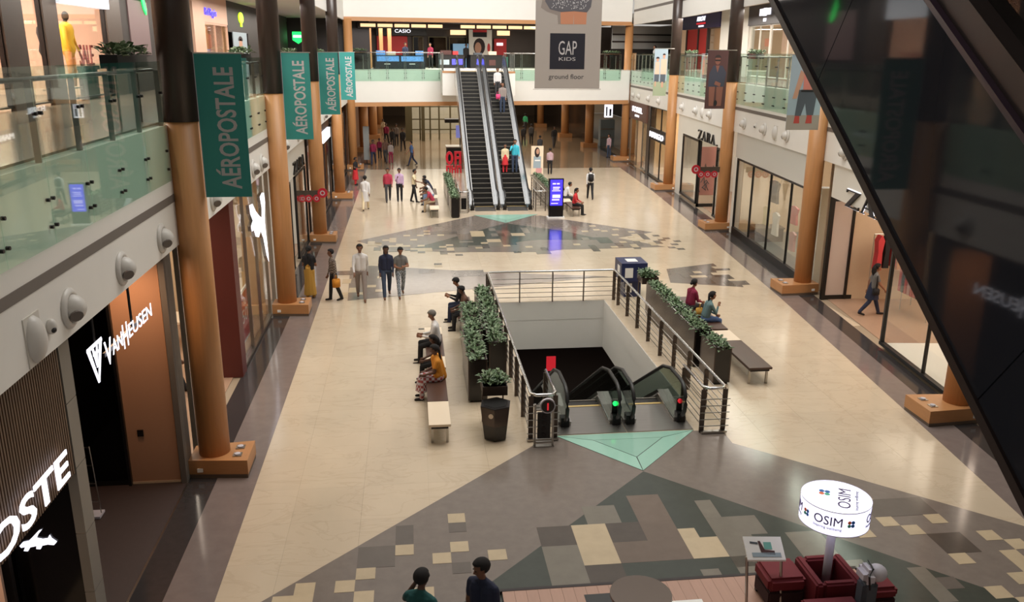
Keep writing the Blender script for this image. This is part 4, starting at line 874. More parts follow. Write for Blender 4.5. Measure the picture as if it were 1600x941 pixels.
def rail_trough(label, c, al, ln=1.5):
    o = thing('railing_planter', label, 'planter', c, 'planter troughs on gallery railings'); c = Vector(c); al = Vector(al)
    s = Vector((-al.y, al.x, 0))
    m = MB(); m.sheet([c+al*ln/2+s*0.13, c-al*ln/2+s*0.13, c-al*ln/2-s*0.13, c+al*ln/2-s*0.13], (0, 0, 0.2)); m.build('trough', 'black', o)
    m = MB()
    for k in range(9):
        p = c+al*ln*(k/8-0.5)*0.9+Vector((0, 0, 0.18)); leaf_clump(m, p, 0.16, 0.16, 0.12, 14, 0.15, rr)
    m.build('foliage', ['leaf', 'leaf_pale'], o)
    m = MB()
    for e in (-1, 1): m.tube([c+al*ln*0.35*e+Vector((0, 0, 0.0)), c+al*ln*0.35*e+Vector((0, 0, Z1-c.z))], 0.02, 6)
    m.build('bracket', 'steel', o)
for c, t in (((-4.42, 14.45, 7.32), 'beside the first left column'), ((-4.42, 24.2, 7.32), 'beside the second left column'), ((-4.42, 33.9, 7.32), 'beside the third left column'), ((-4.42, 44.8, 7.32), 'beside the fourth left column')): rail_trough('black trough of green leaves on the left gallery railing '+t, c, (0, 1, 0))
for k, s, t in ((2, 9.6, 'left of the beach photo banner'), (3, 10.4, 'right of the couple banner')):
    p = R(k, 0.3, s, 7.42); rail_trough('trough of green leaves on the right gallery railing '+t, tuple(p), tuple(FR[k].col[1].to_3d()))
for s, t in ((0.8, 'at the left end'), (FLEN-1.3, 'at the right end')):
    p = FF @ Vector((0.35, s, 7.40)); rail_trough('trough of green leaves on the far gallery railing '+t, tuple(p), tuple(FF.col[1].to_3d()), 1.0)

# ------------------------------------------------------------------ far gallery (first floor) behind the escalators
def FB(i, s, z): return FF @ Vector((i, s, z))
struct('wall_far_gallery', MB(FF).box(9.4, 9.6, -4, FLEN+3, Z1, 9.6), M('far_dark', (62, 52, 46), 0.5, var=0.08, scale=1))
o = struct('ceiling_light_row', MB(FF).box(1.4, 1.5, 1.0, FLEN-3.5, 9.06, 9.42), 'dark_wood')
k = 0; s = 1.2
while s < FLEN-4.8:
    if k != 5: MB(FF).box(1.36, 1.4, s, s+0.98, 9.14, 9.34).build('light_panel', 'lit_warm', o)
    s += 1.12; k += 1
for n_, s in enumerate((2.1, 2.9, 3.5)): struct('wall_far_post_%d' % n_, MB(FF).box(5.0, 5.3, s, s+0.25, Z1, 9.5), 'trim_wood')
struct('wall_far_return', MB(FF).box(1.5, 9.4, 0.3, 0.5, Z1, 9.5).box(1.6, 1.7, 0.5, 1.8, Z1, 9.5), 'dark_wood')
o = thing('shop_sign', 'dark fascia with small white glowing lettering on the far upper gallery', 'sign', FB(8.9, 4.5, 8.9)); MB(FF).box(8.8, 9.2, 3.2, 7.0, 8.75, 9.3).build('board', 'black', o)
text_mb('CASIO', 1.2, 0.24, FB(8.8, 4.6, 8.95), fd, (0, 0, 1), 0.02).build('lettering', 'lit_white', o)
struct('wall_far_red', MB(FF).box(9.2, 9.38, 3.3, 5.6, Z1, 8.7), 'shop_red')
for n_, (a, b) in enumerate(((6.0, 6.8), (7.2, 8.6), (8.8, 10.2))):
    window(FF, 9.1, a, b, Z1+0.05, 8.7, 1, label='dim olive framed glass front on the far upper gallery, number %s from the left' % ('one', 'two', 'three')[n_], fm='frame_olive', mat='dark_glass')
def kiosk(label, s0, s1, i0, i1, h, body, panels, top):
    o = thing('sales_kiosk', label, 'kiosk', FB((i0+i1)/2, (s0+s1)/2, Z1))
    MB(FF).box(i0, i1, s0, s1, Z1, Z1+h).build('body', body, o); MB(FF).box(i0-0.04, i1+0.04, s0-0.04, s1+0.04, Z1+h, Z1+h+0.05).build('top', 'dark_metal', o)
    for a, b, z0, z1, mt in panels: MB(FF).box(i0-0.03, i0, a, b, Z1+z0, Z1+z1).build('panel', mt, o)
    for a, b, hh, mt in top: MB(FF).box(i0+0.1, i0+0.4, a, b, Z1+h+0.05, Z1+h+hh).build('display', mt, o)
M('blue_print', (96, 150, 216), 0.5, emit=0.35, var=0.5, scale=14); M('dark_blue', (26, 26, 40), 0.4); M('violet_print', (70, 70, 220), 0.5, emit=0.6)
kiosk('dark sales kiosk with pale blue lit panels behind the far left railing', 2.2, 5.6, 2.2, 3.4, 0.85, 'dark_blue', [(2.3, 3.8, 0.5, 0.84, 'blue_print'), (3.95, 5.5, 0.5, 0.84, 'blue_print'), (2.8, 3.2, 0.3, 0.36, 'white'), (4.5, 4.9, 0.3, 0.36, 'white')], [(2.3, 2.9, 0.35, 'blue_print'), (3.0, 3.6, 0.3, 'bench_white'), (5.0, 5.5, 0.35, 'blue_print')])
kiosk('dark sales kiosk with a violet lit panel above the left escalator', 7.2, 9.1, 5.5, 6.5, 0.9, 'black', [(7.3, 8.0, 0.25, 0.6, 'ph_sky'), (8.2, 9.0, 0.25, 0.65, 'violet_print')], [(7.4, 8.2, 0.35, 'ph_brown'), (8.3, 8.7, 0.3, 'cloth_red')])
kiosk('dark sales kiosk with a small framed picture above the right escalator', 9.6, 12.0, 5.5, 6.5, 0.9, 'black', [(11.0, 11.5, 0.2, 0.6, 'ph_brown')], [(9.9, 10.5, 0.2, 'ph_grey'), (11.0, 11.6, 0.3, 'bench_white')])
o = thing('shop_poster', 'tall beauty poster of a dark haired face on the far upper gallery', 'poster', FB(8.4, 10.9, Z1)); 
MB(FF).box(8.4, 8.5, 10.2, 12.0, Z1, 9.3).build('sheet', 'shop_white', o)
for mt, pts in (('ph_black', [(10.5, 8.7), (11.6, 8.7), (11.6, 9.05), (10.5, 9.05)]), ('shop_red', [(10.5, 9.05), (11.6, 9.05), (11.6, 9.28), (10.5, 9.28)]), ('ph_hair', ell(11.0, 8.0, 0.46, 0.62)), ('ph_skin', ell(10.9, 7.9, 0.26, 0.42)), ('shop_red', ell(11.75, 7.9, 0.12, 0.35))):
    m = MB(FF); m.sheet([(8.4, a, b) for a, b in pts], FF.to_3x3() @ Vector((-0.01 if mt != 'ph_skin' else -0.02, 0, 0))); m.build('print', mt, o)
struct('wall_far_screen', MB(FF).box(8.6, 8.7, 9.0, 10.2, Z1, 8.2), M('screen_blue', (120, 160, 190), 0.4, emit=0.3))
struct('wall_far_cream', MB(FF).box(9.0, 9.1, 8.9, 10.1, 8.85, 9.2).box(9.0, 9.1, 12.6, 13.6, 8.85, 9.2), 'lit_warm')
o = thing('shop_display', 'red and white lit shop front piece right of the beauty poster', 'display', FB(9.2, 13, Z1)); MB(FF).box(9.2, 9.3, 12.4, 13.4, Z1+0.8, 8.6).build('panel', 'shop_red', o); MB(FF).box(9.15, 9.2, 12.6, 13.1, 8.1, 8.3).build('lettering', 'lit_white', o); MB(FF).box(9.1, 9.3, 12.3, 13.5, Z1, Z1+0.8).build('counter', 'cloth_teal', o)
o = thing('shop_display', 'tall shop front in red and white behind the large grey banner edge', 'display', FB(9.0, 17, Z1)); MB(FF).box(9.0, 9.1, 16.4, 17.2, Z1, 9.3).build('panel', 'shop_white', o); MB(FF).box(8.9, 9.0, 16.5, 16.95, 8.2, 8.8).build('lettering', 'lit_red', o)
o = struct('door_shutter', MB(FF).box(2.0, 2.1, FLEN-0.6, FLEN+5, 7.9, 9.5), 'shutter_grey', 'grey roller shutter band on the far right upper gallery')
for z in (8.35, 8.85): MB(FF).box(1.95, 2.0, FLEN-0.6, FLEN+5, z, z+0.1).build('rail', 'dark_metal', o)
struct('wall_far_right_dark', MB(FF).box(2.15, 2.3, FLEN-0.6, FLEN+5, Z1, 9.5), 'black')

# ------------------------------------------------------------------ corridor beyond, ground floor
def far_col(x, y, t, w=0.45):
    o = thing('corridor_column', 'round orange wood column in the dim far corridor, '+t, 'column', (x, y, 0), 'columns of the far corridor')
    MB().lathe([(0.36, 0.35), (0.36, ZB-0.2)], (x, y, 0), n=24).build('shaft', 'column_wood', o, smooth=True)
    MB().box(x-0.6, x+0.6, y-0.6, y+0.6, 0.004, 0.36).build('base', 'base_wood', o)
for x, y, t in ((-3.6, 68.5, 'left, nearer'), (-3.3, 79, 'left, second'), (-3.1, 90, 'left, farthest'), (14.9, 70.9, 'right, nearest'), (14.4, 79.6, 'right, second'), (13.8, 91, 'right, farthest'), (17.6, 66.5, 'far right behind the corner')): far_col(x, y, t)
struct('wall_corridor_left', MB().box(-4.6, -4.3, 60, 110, 0, ZB-0.15), M('corridor_brown', (112, 74, 50), 0.4, var=0.06))
struct('wall_corridor_right', MB().box(15.6, 15.8, 76, 110, 0, ZB-0.15), M('corridor_glass_dark', (58, 48, 42), 0.15))
struct('wall_corridor_end', MB().box(-4.4, 16, 108, 108.2, 0, ZB-0.15), M('corridor_end', (170, 150, 130), 0.5))
o = thing('glass_pavilion', 'olive steel and glass lift enclosure in the middle of the far corridor', 'lift', (3, 80, 0))
px = [-0.1, 0.9, 1.8, 2.6, 3.6, 4.6, 5.6, 6.6]
for x in px: MB().box(x-0.07, x+0.07, 77.6, 77.74, 0, ZB-0.22).build('mullion', 'frame_olive', o)
for z in (0.9, 1.8, 2.9, 3.7): MB().box(-0.1, 6.6, 77.62, 77.72, z-0.05, z+0.05).build('transom', 'frame_olive', o)
for a, b in zip(px, px[1:]): MB().box(a+0.07, b-0.07, 77.65, 77.67, 0.02, ZB-0.25).build('glass_pane', 'clear_glass', o)
MB().box(-0.4, 0.2, 76.6, 77.2, 0, ZB-0.22).build('pier', 'frame_olive', o); MB().box(1.0, 1.3, 76.4, 76.7, 0, ZB-0.22).build('pier', 'frame_olive', o)
MB().box(-0.1, 6.6, 84.0, 84.1, 0, ZB-0.3).build('back_wall', M('pavilion_back', (172, 164, 148), 0.5), o)
area('pavilion_light', (3.2, 81, 3.9), (5, 3), 110, (1, 0.95, 0.85))
o = thing('sales_kiosk', 'dark sales kiosk with a screen under the left escalator', 'kiosk', (4.0, 62.5, 0)); MB().box(2.6, 4.8, 62, 63.4, 0, 0.95).build('body', 'black', o); MB().box(2.55, 4.85, 61.95, 63.45, 0.95, 1.02).build('top', 'steel', o); MB().box(3.3, 3.95, 62.5, 62.6, 1.6, 2.5).build('screen', M('screen_violet', (120, 124, 190), 0.4, emit=0.5), o); MB().box(4.1, 4.5, 62.4, 62.45, 1.3, 2.1).build('leaflet_board', 'bench_white', o); MB().tube([(3.6, 62.7, 1.0), (3.6, 62.7, 2.6)], 0.04).build('pole', 'dark_metal', o); MB().box(2.5, 4.9, 62.2, 63.2, 2.7, 2.95).build('canopy', 'black', o); MB().tube([(4.75, 63.2, 0.95), (4.75, 63.2, 2.7)], 0.03).build('canopy_post', 'dark_metal', o)
o = thing('totem_panel', 'tall pale grey panel standing at the left of the far corridor', 'panel', (-3.05, 60.6, 0)); MB().box(-3.25, -2.85, 60.5, 60.6, 0.3, 2.6).build('panel', 'shutter_grey', o); MB().box(-3.3, -2.8, 60.4, 60.7, 0.0, 0.05).build('foot', 'dark_metal', o); MB().box(-3.08, -3.02, 60.52, 60.58, 0.05, 0.3).build('post', 'dark_metal', o)
o = thing('glass_cabinet', 'pale glass display cabinet in the dim right corridor', 'cabinet', (15.8, 72, 0)); MB().box(16.0, 17.2, 71.5, 72.3, 0, 2.2).build('body', M('cab_glass', (140, 158, 166), 0.2), o)
for z in (0.7, 1.4): MB().box(15.98, 17.22, 71.46, 71.5, z, z+0.06).build('shelf_edge', 'steel', o)
o = thing('corner_lit_sign', 'white glowing sign box beside the far right corner column', 'sign', (14.6, 62, 3.2)); MB().box(14.1, 14.7, 61.9, 62.0, 3.1, 4.0).build('box', 'lit_white', o); MB().box(14.2, 14.3, 61.86, 61.9, 3.2, 3.85).build('glyph', 'navy', o); MB().box(14.45, 14.6, 61.86, 61.9, 3.2, 3.7).build('glyph', 'navy', o); MB().tube([(14.4, 61.95, 4.0), (14.4, 61.95, 4.2)], 0.02).build('hanger', 'steel', o)
# ------------------------------------------------------------------ escalators
def escalator(label, x0, x1, A, B, sgn, panel, deck='bright_steel', rail='rubber', zmin=None, group=None, side=None, n_first=0, n_last=None, thick=0.012):
    """A=(y,z) foot of the slope, B=(y,z) head of it; sgn=+1 when it climbs towards +y"""
    (ya, za), (yb, zb) = A, B; e = sgn
    o = thing('escalator', label, 'escalator', ((x0+x1)/2, ya, za), group)
    run = abs(yb-ya); n = max(2, round(abs(zb-za)/0.2)); dy, dz = (yb-ya)/n, (zb-za)/n
    xs0, xs1 = x0+0.27, x1-0.27
    me = None
    for k in range(n):
        y = ya+dy*k; z = za+dz*(k+1)
        if me is None:
            m = MB(); lo, hi = sorted((y, y+dy)); m.box(xs0, xs1, lo, hi, z-abs(dz)*1.5, z-0.012); m.mi = 1
            m.box(xs0, xs1, (y-0.012 if e > 0 else y-0.03), (y+0.03 if e > 0 else y+0.012), z-0.03, z+0.002); m.mi = 0
            s_ = m.build('step', ['step_black', 'step_edge'], o); me = s_.data; off = Vector(s_['_w'])-Vector((0, y, z))
        else: put('step', me, off+Vector((0, y, z)), o)
    sl = (zb-za)/(yb-ya)
    for a, b_ in ((x0, x0+0.27), (x1-0.27, x1)):
        inner = b_ if a == x0 else a
        # deck and skirt following the slope
        m = MB(); pts = [(ya-1.0*e, za), (ya-1.0*e, za+0.10), (ya-0.2*e, za+0.16), (yb-0.3*e, zb+0.22), (yb+0.2*e, zb+0.12), (yb+1.0*e, zb+0.10), (yb+1.0*e, zb), (yb, zb-0.9), (ya+1.4*e, za-0.9 if za < 0 or zb < 0.5 else za)]
        m.sheet([(a, y, z) for y, z in pts], (b_-a, 0, 0)); m.build('deck', deck, o)
        xm = (a+b_)/2
        # balustrade panel with rounded ends
        def arc(cy, cz, r, t0, t1, k=8): return [(cy+r*math.cos(t0+(t1-t0)*j/k), cz+r*math.sin(t0+(t1-t0)*j/k)) for j in range(k+1)]
        hgt, r = 0.92, 0.40
        lowarc = arc(ya-0.9*e, za+0.12+r, r, -math.pi/2, -math.pi/2-math.pi*e) if e > 0 else arc(ya-0.9*e, za+0.12+r, r, -math.pi/2, math.pi/2)
        top = [(ya-0.1*e, za+hgt), (ya+0.5*e, za+hgt+sl*0.5*e+0.03), (yb-0.4*e, zb+hgt-sl*0.4*e+0.06), (yb+0.2*e, zb+hgt)]
        hiarc = arc(yb+0.9*e, zb+0.12+r, r, math.pi/2, -math.pi/2) if e > 0 else arc(yb+0.9*e, zb+0.12+r, r, math.pi/2, 1.5*math.pi)
        path = lowarc+top+hiarc
        poly = path+[(yb, zb+0.1), (ya, za+0.1)]
        MB().sheet([(xm-thick/2, y, z) for y, z in poly], (thick, 0, 0)).build('balustrade_panel', panel, o)
        MB().tube([(xm, y, z) for y, z in path], 0.042, 8).build('handrail', rail, o, smooth=True)
        MB().tube([(inner+(0.005 if inner == b_ else -0.005), y, z) for y, z in ((ya-1.0*e, za+0.08), (ya-0.1*e, za+0.12), (yb-0.2*e, zb+0.16), (yb+1.0*e, zb+0.08))], 0.018, 6).build('skirt_trim', 'bright_steel', o)
        for yy, zz in (((ya-0.98*e), za), ((yb+0.98*e), zb)): MB().box(xm-0.09, xm+0.09, yy-0.1, yy+0.1, zz+0.004, zz+0.22).build('inlet_box', 'black', o)
    for (y, z), q in ((A, -1), (B, 1)):
        lo, hi = sorted((y+q*e*0.02, y+q*e*1.3)); MB().box(xs0, xs1, lo, hi, z-0.05, z+0.012).build('landing_plate', 'brushed_plate', o)
        lo, hi = sorted((y-q*e*0.02, y+q*e*0.05)); MB().box(xs0, xs1, lo, hi, z-0.02, z+0.02).build('comb', 'comb_gold', o)
    if side:
        m = MB(); pts = [(ya-0.9*e, za+0.004), (ya+1.4*e, za+0.004), (yb, zb-0.95), (yb+1.0*e, zb-0.95), (yb+1.0*e, zb), (yb, zb-0.05), (ya, za-0.0)]
        m.sheet([(x0+0.02, y, z) for y, z in [(ya+0.1*e, za+0.01), (ya+1.5*e, za+0.01), (yb, zb-0.98), (yb+0.9*e, zb-0.98), (yb+0.9*e, zb-0.42), (yb, zb-0.42)]], (x1-x0-0.04, 0, 0)); m.build('truss_cladding', side, o)
    return o
M('esc_panel', (150, 158, 166), 0.16, metal=0.9)
escalator('left of the two long escalators rising to the far gallery', 2.85, 4.42, (42.9, 0), (54.1, FLR), 1, 'esc_panel', group='rising escalators', side='white_wall', thick=0.05)
escalator('right of the two long escalators rising to the far gallery, carrying people', 4.48, 6.05, (42.9, 0), (54.1, FLR), 1, 'esc_panel', group='rising escalators', side='white_wall', thick=0.05)
struct('floor_escalator_landing', MB().box(2.1, 6.7, 55.15, 58.4, FLR-1.5, FLR-0.001), 'white_wall')
struct('trim_7', MB().box(2.1, 6.7, 55.12, 55.15, FLR-0.12, FLR), 'trim_wood')
for x in (2.16, 6.64):
    o = thing('balustrade', 'short glass balustrade on the %s edge of the escalator landing' % ('left' if x < 4 else 'right'), 'balustrade', (x, 56.5, FLR)); MB().box(x-0.006, x+0.006, 55.2, 57.55, FLR-0.5, FLR+1.0).build('glass_pane', 'green_glass', o); MB().tube([(x, 55.2, FLR+1.08), (x, 57.5, FLR+1.08)], 0.03).build('handrail', 'bright_steel', o)
    for y in (55.3, 56.4, 57.4): MB().box(x-0.03, x+0.03, y-0.008, y+0.008, FLR, FLR+1.05).build('post', 'steel', o)
escalator('left of the two sunken escalators going down to the basement', 2.95, 4.33, (26.2, -5.2), (17.25, 0), -1, 'well_glass', deck='steel', group='sunken escalators')
escalator('right of the two sunken escalators going down to the basement', 4.36, 5.74, (26.2, -5.2), (17.25, 0), -1, 'well_glass', deck='steel', group='sunken escalators')
o = thing('escalator_plate', 'wide brushed steel landing plate before the sunken escalators', 'floor plate', (4.35, 16.4, 0)); MB().box(2.82, 4.33, 15.82, 17.1, 0.002, 0.014).build('plate', 'brushed_plate', o); MB().box(4.345, 5.76, 15.82, 17.1, 0.002, 0.014).build('plate', 'brushed_plate', o)
for x, mt, t in ((4.18, 'lit_green', 'green'), (5.6, 'lit_red', 'red')):
    o = thing('traffic_light', 'small glowing %s direction light on an escalator end' % t, 'indicator', (x, 16.30, 0.5)); MB().lathe([(0.05, 0), (0.05, 0.03)], (x, 16.29, 0.45), (0, 1, 0), 14).build('lens', mt, o); MB().box(x-0.06, x+0.06, 16.33, 16.36, 0.02, 0.5).build('mount', 'dark_metal', o)
o = thing('notice_board', 'red notice board deep inside the escalator well', 'sign', (4.63, 26.9, -5.4)); MB().box(4.48, 4.80, 27.2, 27.25, -3.0, -2.48).build('sheet', 'lit_red', o); MB().tube([(4.64, 27.26, -5.4), (4.64, 27.26, -2.9)], 0.03).build('post', 'dark_metal', o)

# dark glass clad escalator beside the viewer
def near_escalator():
    X0 = 2.9; t = math.tan(math.radians(35.1)); lo = lambda y: 5.58+(y-3.35)*t
    o = thing('escalator', 'dark glass clad escalator climbing past the right edge of the view', 'escalator', (3.6, 3, 5))
    Y0, Y1 = 1.6, 12.5; d = Vector((0, 1, t)).normalized(); nrm = Vector((0, -t, 1)).normalized(); H_ = 1.34
    # panels with joints square to the slope
    L0 = Vector((X0, Y0, lo(Y0))); hp = H_*d.y; ln = (Y1-Y0)/d.y; n = 5
    for k in range(n):
        a, b = L0+d*(ln*k/n+0.004), L0+d*(ln*(k+1)/n-0.004)
        MB().sheet([a, b, b+nrm*hp, a+nrm*hp], (0.03, 0, 0)).build('glass_cladding', 'dark_panel', o)
    e1 = L0+d*ln
    def strip(z0, z1, x0, x1, mt, nm):
        MB().sheet([(x0, Y0, lo(Y0)+z0), (x0, Y1, lo(Y1)+z0), (x0, Y1, lo(Y1)+z1), (x0, Y0, lo(Y0)+z1)], (x1-x0, 0, 0)).build(nm, mt, o)
    strip(-0.07, 0.0, X0-0.02, X0+0.06, 'panel_trim', 'edge_trim')
    strip(H_-0.01, H_+0.03, X0-0.01, X0+0.08, M('purple_trim', (54, 38, 54), 0.3), 'edge_trim')
    strip(H_+0.03, H_+0.22, X0+0.03, X0+0.3, 'panel_trim', 'deck')
    strip(H_+0.22, H_+0.98, X0+0.14, X0+0.155, 'dark_glass', 'balustrade_panel')
    strip(H_+0.98, H_+1.06, X0+0.1, X0+0.2, 'rubber', 'handrail')
    strip(-0.06, 0.02, X0+0.06, X0+1.5, 'black', 'soffit')
    strip(0.0, H_, X0+1.47, X0+1.5, 'dark_panel', 'glass_cladding')
    strip(H_+0.03, H_+0.22, X0+1.2, X0+1.47, 'panel_trim', 'deck')
    strip(H_+0.22, H_+0.98, X0+1.33, X0+1.345, 'dark_glass', 'balustrade_panel')
    strip(H_+0.98, H_+1.06, X0+1.29, X0+1.39, 'rubber', 'handrail')
    strip(0.02, H_-0.05, X0+0.3, X0+1.2, 'black', 'truss')
    y = Y0
    m0 = None
    while y < Y1-0.4:
        z = lo(y)+H_
        if m0 is None: s_ = MB().box(X0+0.3, X0+1.2, y, y+0.3, z-0.1, z+0.1).build('step', 'step_black', o); m0 = s_.data; off = Vector(s_['_w'])-Vector((0, y, z))
        else: put('step', m0, off+Vector((0, y, z)), o)
        y += 0.2845
near_escalator()

# ------------------------------------------------------------------ railing around the well
o = thing('well_railing', 'stainless steel railing around three sides of the sunken escalator well', 'railing', (4.3, 20.5, 0))
rx0, rx1, ry0, ry1, zr = 2.28, 6.34, 15.62, 25.55, 1.0
MB().tube([(2.78, 17.0, zr), (2.78, ry0+0.12, zr), (2.70, ry0, zr), (2.38, ry0, zr), (rx0, ry0+0.1, zr), (rx0, ry1-0.08, zr), (rx0+0.08, ry1, zr), (rx1-0.08, ry1, zr), (rx1, ry1-0.08, zr), (rx1, ry0+0.1, zr), (rx1-0.1, ry0, zr), (5.98, ry0, zr), (5.88, ry0+0.12, zr), (5.88, 17.0, zr)], 0.032, 10).build('handrail', 'bright_steel', o, smooth=True)
rods = [0.16, 0.31, 0.46, 0.61, 0.76]
for z in rods:
    for p in ([(2.78, 17.0, z), (2.78, ry0, z)], [(2.86, ry0, z), (2.2, ry0, z)], [(rx0, ry0, z), (rx0, ry1, z)], [(rx0, ry1, z), (rx1, ry1, z)], [(rx1, ry1, z), (rx1, ry0, z)], [(6.44, ry0, z), (5.82, ry0, z)], [(5.88, ry0, z), (5.88, 17.0, z)]):
        MB().tube(p, 0.011, 6).build('rod', 'steel', o)
pm = None
def rpost(x, y, h=0.96, wx=0.10, wy=0.03):
    m = MB().box(x-wx/2, x+wx/2, y-wy/2, y+wy/2, 0.0, h); m.tube([(x, y, h), (x, y, zr)], 0.012, 6); m.build('post', 'post_brown', o)
for y in np.arange(ry0+0.05, ry1, 1.16): rpost(rx0, y); rpost(rx1, y)
for x in (2.78, 5.88):
    for y in (ry0+0.05, 16.95): rpost(x, y)
for x in (3.3, 4.35, 5.35): rpost(x, ry1, wx=0.03, wy=0.09)
rpost(rx0, ry1); rpost(rx1, ry1)
MB().box(5.85, 6.4, ry0-0.06, ry0+0.02, 0.02, 0.06).build('foot_bar', 'steel', o); MB().box(2.2, 2.84, ry0-0.06, ry0+0.02, 0.02, 0.06).build('foot_bar', 'steel', o)
def rule_stand(label, x, y, w=0.36, disc=True):
    o = thing('rules_board', label, 'sign', (x, y, 0))
    MB().box(x-w/2+0.05, x+w/2-0.05, y-0.02, y+0.02, 0.18, 0.74).build('board', 'black_gloss', o)
    m = MB(); 
    for e in (-1, 1): m.box(x+e*w/2-0.02, x+e*w/2+0.02, y-0.03, y+0.03, 0.02, 0.92)
    for z in (0.08, 0.78): m.box(x-w/2, x+w/2, y-0.025, y+0.025, z, z+0.03)
    m.box(x-w/2-0.03, x+w/2+0.03, y-0.06, y+0.06, 0.0, 0.02); m.build('frame', 'steel', o)
    for k in range(4): MB().lathe([(0.045, 0), (0.045, 0.005)], (x, y-0.027, 0.26+k*0.13), (0, 1, 0), 14).build('pictogram', 'dark_metal', o)
    if disc:
        d = MB().lathe([(0.155, 0), (0.155, 0.05)], (x+0.06, y-0.08, 0.90), (0, 1, 0), 24).build('disc', 'grey_plastic', o); MB().lathe([(0.13, 0), (0.13, 0.01)], (x+0.06, y-0.09, 0.90), (0, 1, 0), 24).build('face', 'dark_wood', d); MB().box(x+0.045, x+0.075, y-0.097, y-0.09, 0.82, 0.97).build('symbol', 'lit_red', d)
rule_stand('steel rules stand with a round red no-entry disc at the well corner', 2.5, 15.36)
rule_stand('steel rules stand beside the foot of the left rising escalator', 2.52, 41.2, disc=False)
for sx, t in ((-1, 'left'), (1, 'right')):
    xa, xb = (2.2, 2.78) if sx < 0 else (6.12, 6.75)
    o = thing('queue_railing', 'short steel railing on the %s of the rising escalators' % t, 'railing', ((xa+xb)/2, 43, 0))
    hx = xa+0.15 if sx < 0 else xb-0.15; ix = xb if sx < 0 else xa
    MB().tube([(hx, 46.5, 1.0), (hx, 41.4, 1.0), (ix, 41.4, 1.0), (ix, 42.3, 1.0)], 0.032).build('handrail', 'bright_steel', o, smooth=True)
    for z in rods: MB().tube([(hx, 46.5, z), (hx, 41.4, z), (ix, 41.4, z), (ix, 42.3, z)], 0.012, 6).build('rod', 'steel', o)
    for x, y in ((hx, 46.4), (hx, 44.7), (hx, 43.0), (hx, 41.45), (ix, 41.45), (ix, 42.3)): MB().box(x-0.02, x+0.02, y-0.04, y+0.04, 0.0, 0.98).build('post', 'post_brown', o)

# ------------------------------------------------------------------ planters, bins, benches
def planter(label, x0, x1, y0, y1, h, dens=26, group=None, step=None):
    o = thing('planter', label, 'planter', ((x0+x1)/2, (y0+y1)/2, 0), group)
    t = 0.03
    MB().box(x0, x0+t, y0, y1, 0.05, h).build('side_panel', 'planter_brown', o); MB().box(x1-t, x1, y0, y1, 0.05, h).build('side_panel', 'planter_brown', o)
    MB().box(x0+t, x1-t, y0, y0+t, 0.05, h).build('end_panel', 'planter_black', o); MB().box(x0+t, x1-t, y1-t, y1, 0.05, h).build('end_panel', 'planter_black', o)
    MB().box(x0+0.04, x1-0.04, y0+0.04, y1-0.04, 0.0, 0.05).build('foot', 'black', o)
    MB().box(x0+t, x1-t, y0+t, y1-t, h-0.12, h-0.06).build('soil', 'soil', o)
    m = MB(); L_ = y1-y0; n = max(2, int(L_/0.16)); rr_ = random.Random(int(x0*100+y0*10))
    for k in range(n): leaf_clump(m, ((x0+x1)/2, y0+0.08+(L_-0.16)*k/(n-1), h-0.08), (x1-x0)*0.46, 0.13, 0.10, dens, 0.115, rr_)
    m.build('foliage', ['leaf', 'leaf_pale'], o)
planter('dark planter box of green leaves behind the left benches, nearer', 1.15, 1.58, 17.7, 19.85, 1.03, group='planters left of the well')
planter('dark planter box of green leaves behind the left benches, farther', 1.22, 1.68, 19.95, 22.2, 1.03, group='planters left of the well')
planter('dark planter box of green leaves against the well railing, nearer', 1.72, 2.14, 18.85, 21.15, 1.03, group='planters left of the well')
planter('dark planter box of green leaves against the well railing, farther', 1.74, 2.14, 21.25, 23.8, 1.03, group='planters left of the well')
planter('dark planter box of green leaves right of the well, nearest and lowest', 7.02, 7.44, 18.2, 19.2, 0.95, group='planters right of the well')
planter('dark planter box of green leaves right of the well, second', 6.92, 7.36, 19.4, 21.4, 1.0, group='planters right of the well')
planter('dark planter box of green leaves right of the well, third', 6.95, 7.36, 21.5, 24.0, 1.0, group='planters right of the well')
planter('slim dark planter box left of the rising escalators', 1.84, 2.24, 39.9, 43.0, 0.98, 20, group='planters beside the rising escalators')
planter('slim dark planter box left of the rising escalators, farther', 1.82, 2.22, 43.2, 48.5, 0.98, 20, group='planters beside the rising escalators')
planter('slim planter box behind the blue lit kiosk', 6.9, 7.3, 41.8, 48.0, 0.98, 20, group='planters beside the rising escalators')
def planter_table(label, cx, cy, w=0.52, d=0.6, z0=0.72, h=0.2):
    o = thing('raised_planter', label, 'planter', (cx, cy, 0), 'raised planters on posts'); z0 = max(z0, 0.8)
    MB().box(cx-w/2, cx+w/2, cy-d/2, cy+d/2, z0, z0+h).build('trough', 'planter_brown', o)
    for e in (-1, 1): MB().box(cx+e*(w/2-0.04)-0.015, cx+e*(w/2-0.04)+0.015, cy+d/2-0.1, cy+d/2-0.06, 0.0, z0).build('post', 'post_brown', o)
    MB().box(cx-w/2+0.02, cx+w/2-0.02, cy-d/2+0.02, cy+d/2-0.02, z0+h-0.02, z0+h).build('soil', 'soil', o)
    m = MB(); rr_ = random.Random(int(cx*77)); 
    for a in (-0.14, 0, 0.14):
        for b in (-0.2, -0.05, 0.12): leaf_clump(m, (cx+a, cy+b, z0+h-0.02), 0.12, 0.12, 0.16, 20, 0.12, rr_)
    m.build('foliage', ['leaf', 'leaf_pale'], o)
planter_table('small brown planter trough raised behind the dark bin', 1.6, 16.45)
planter_table('small brown planter trough raised at the far end of the right planters', 7.2, 24.75)
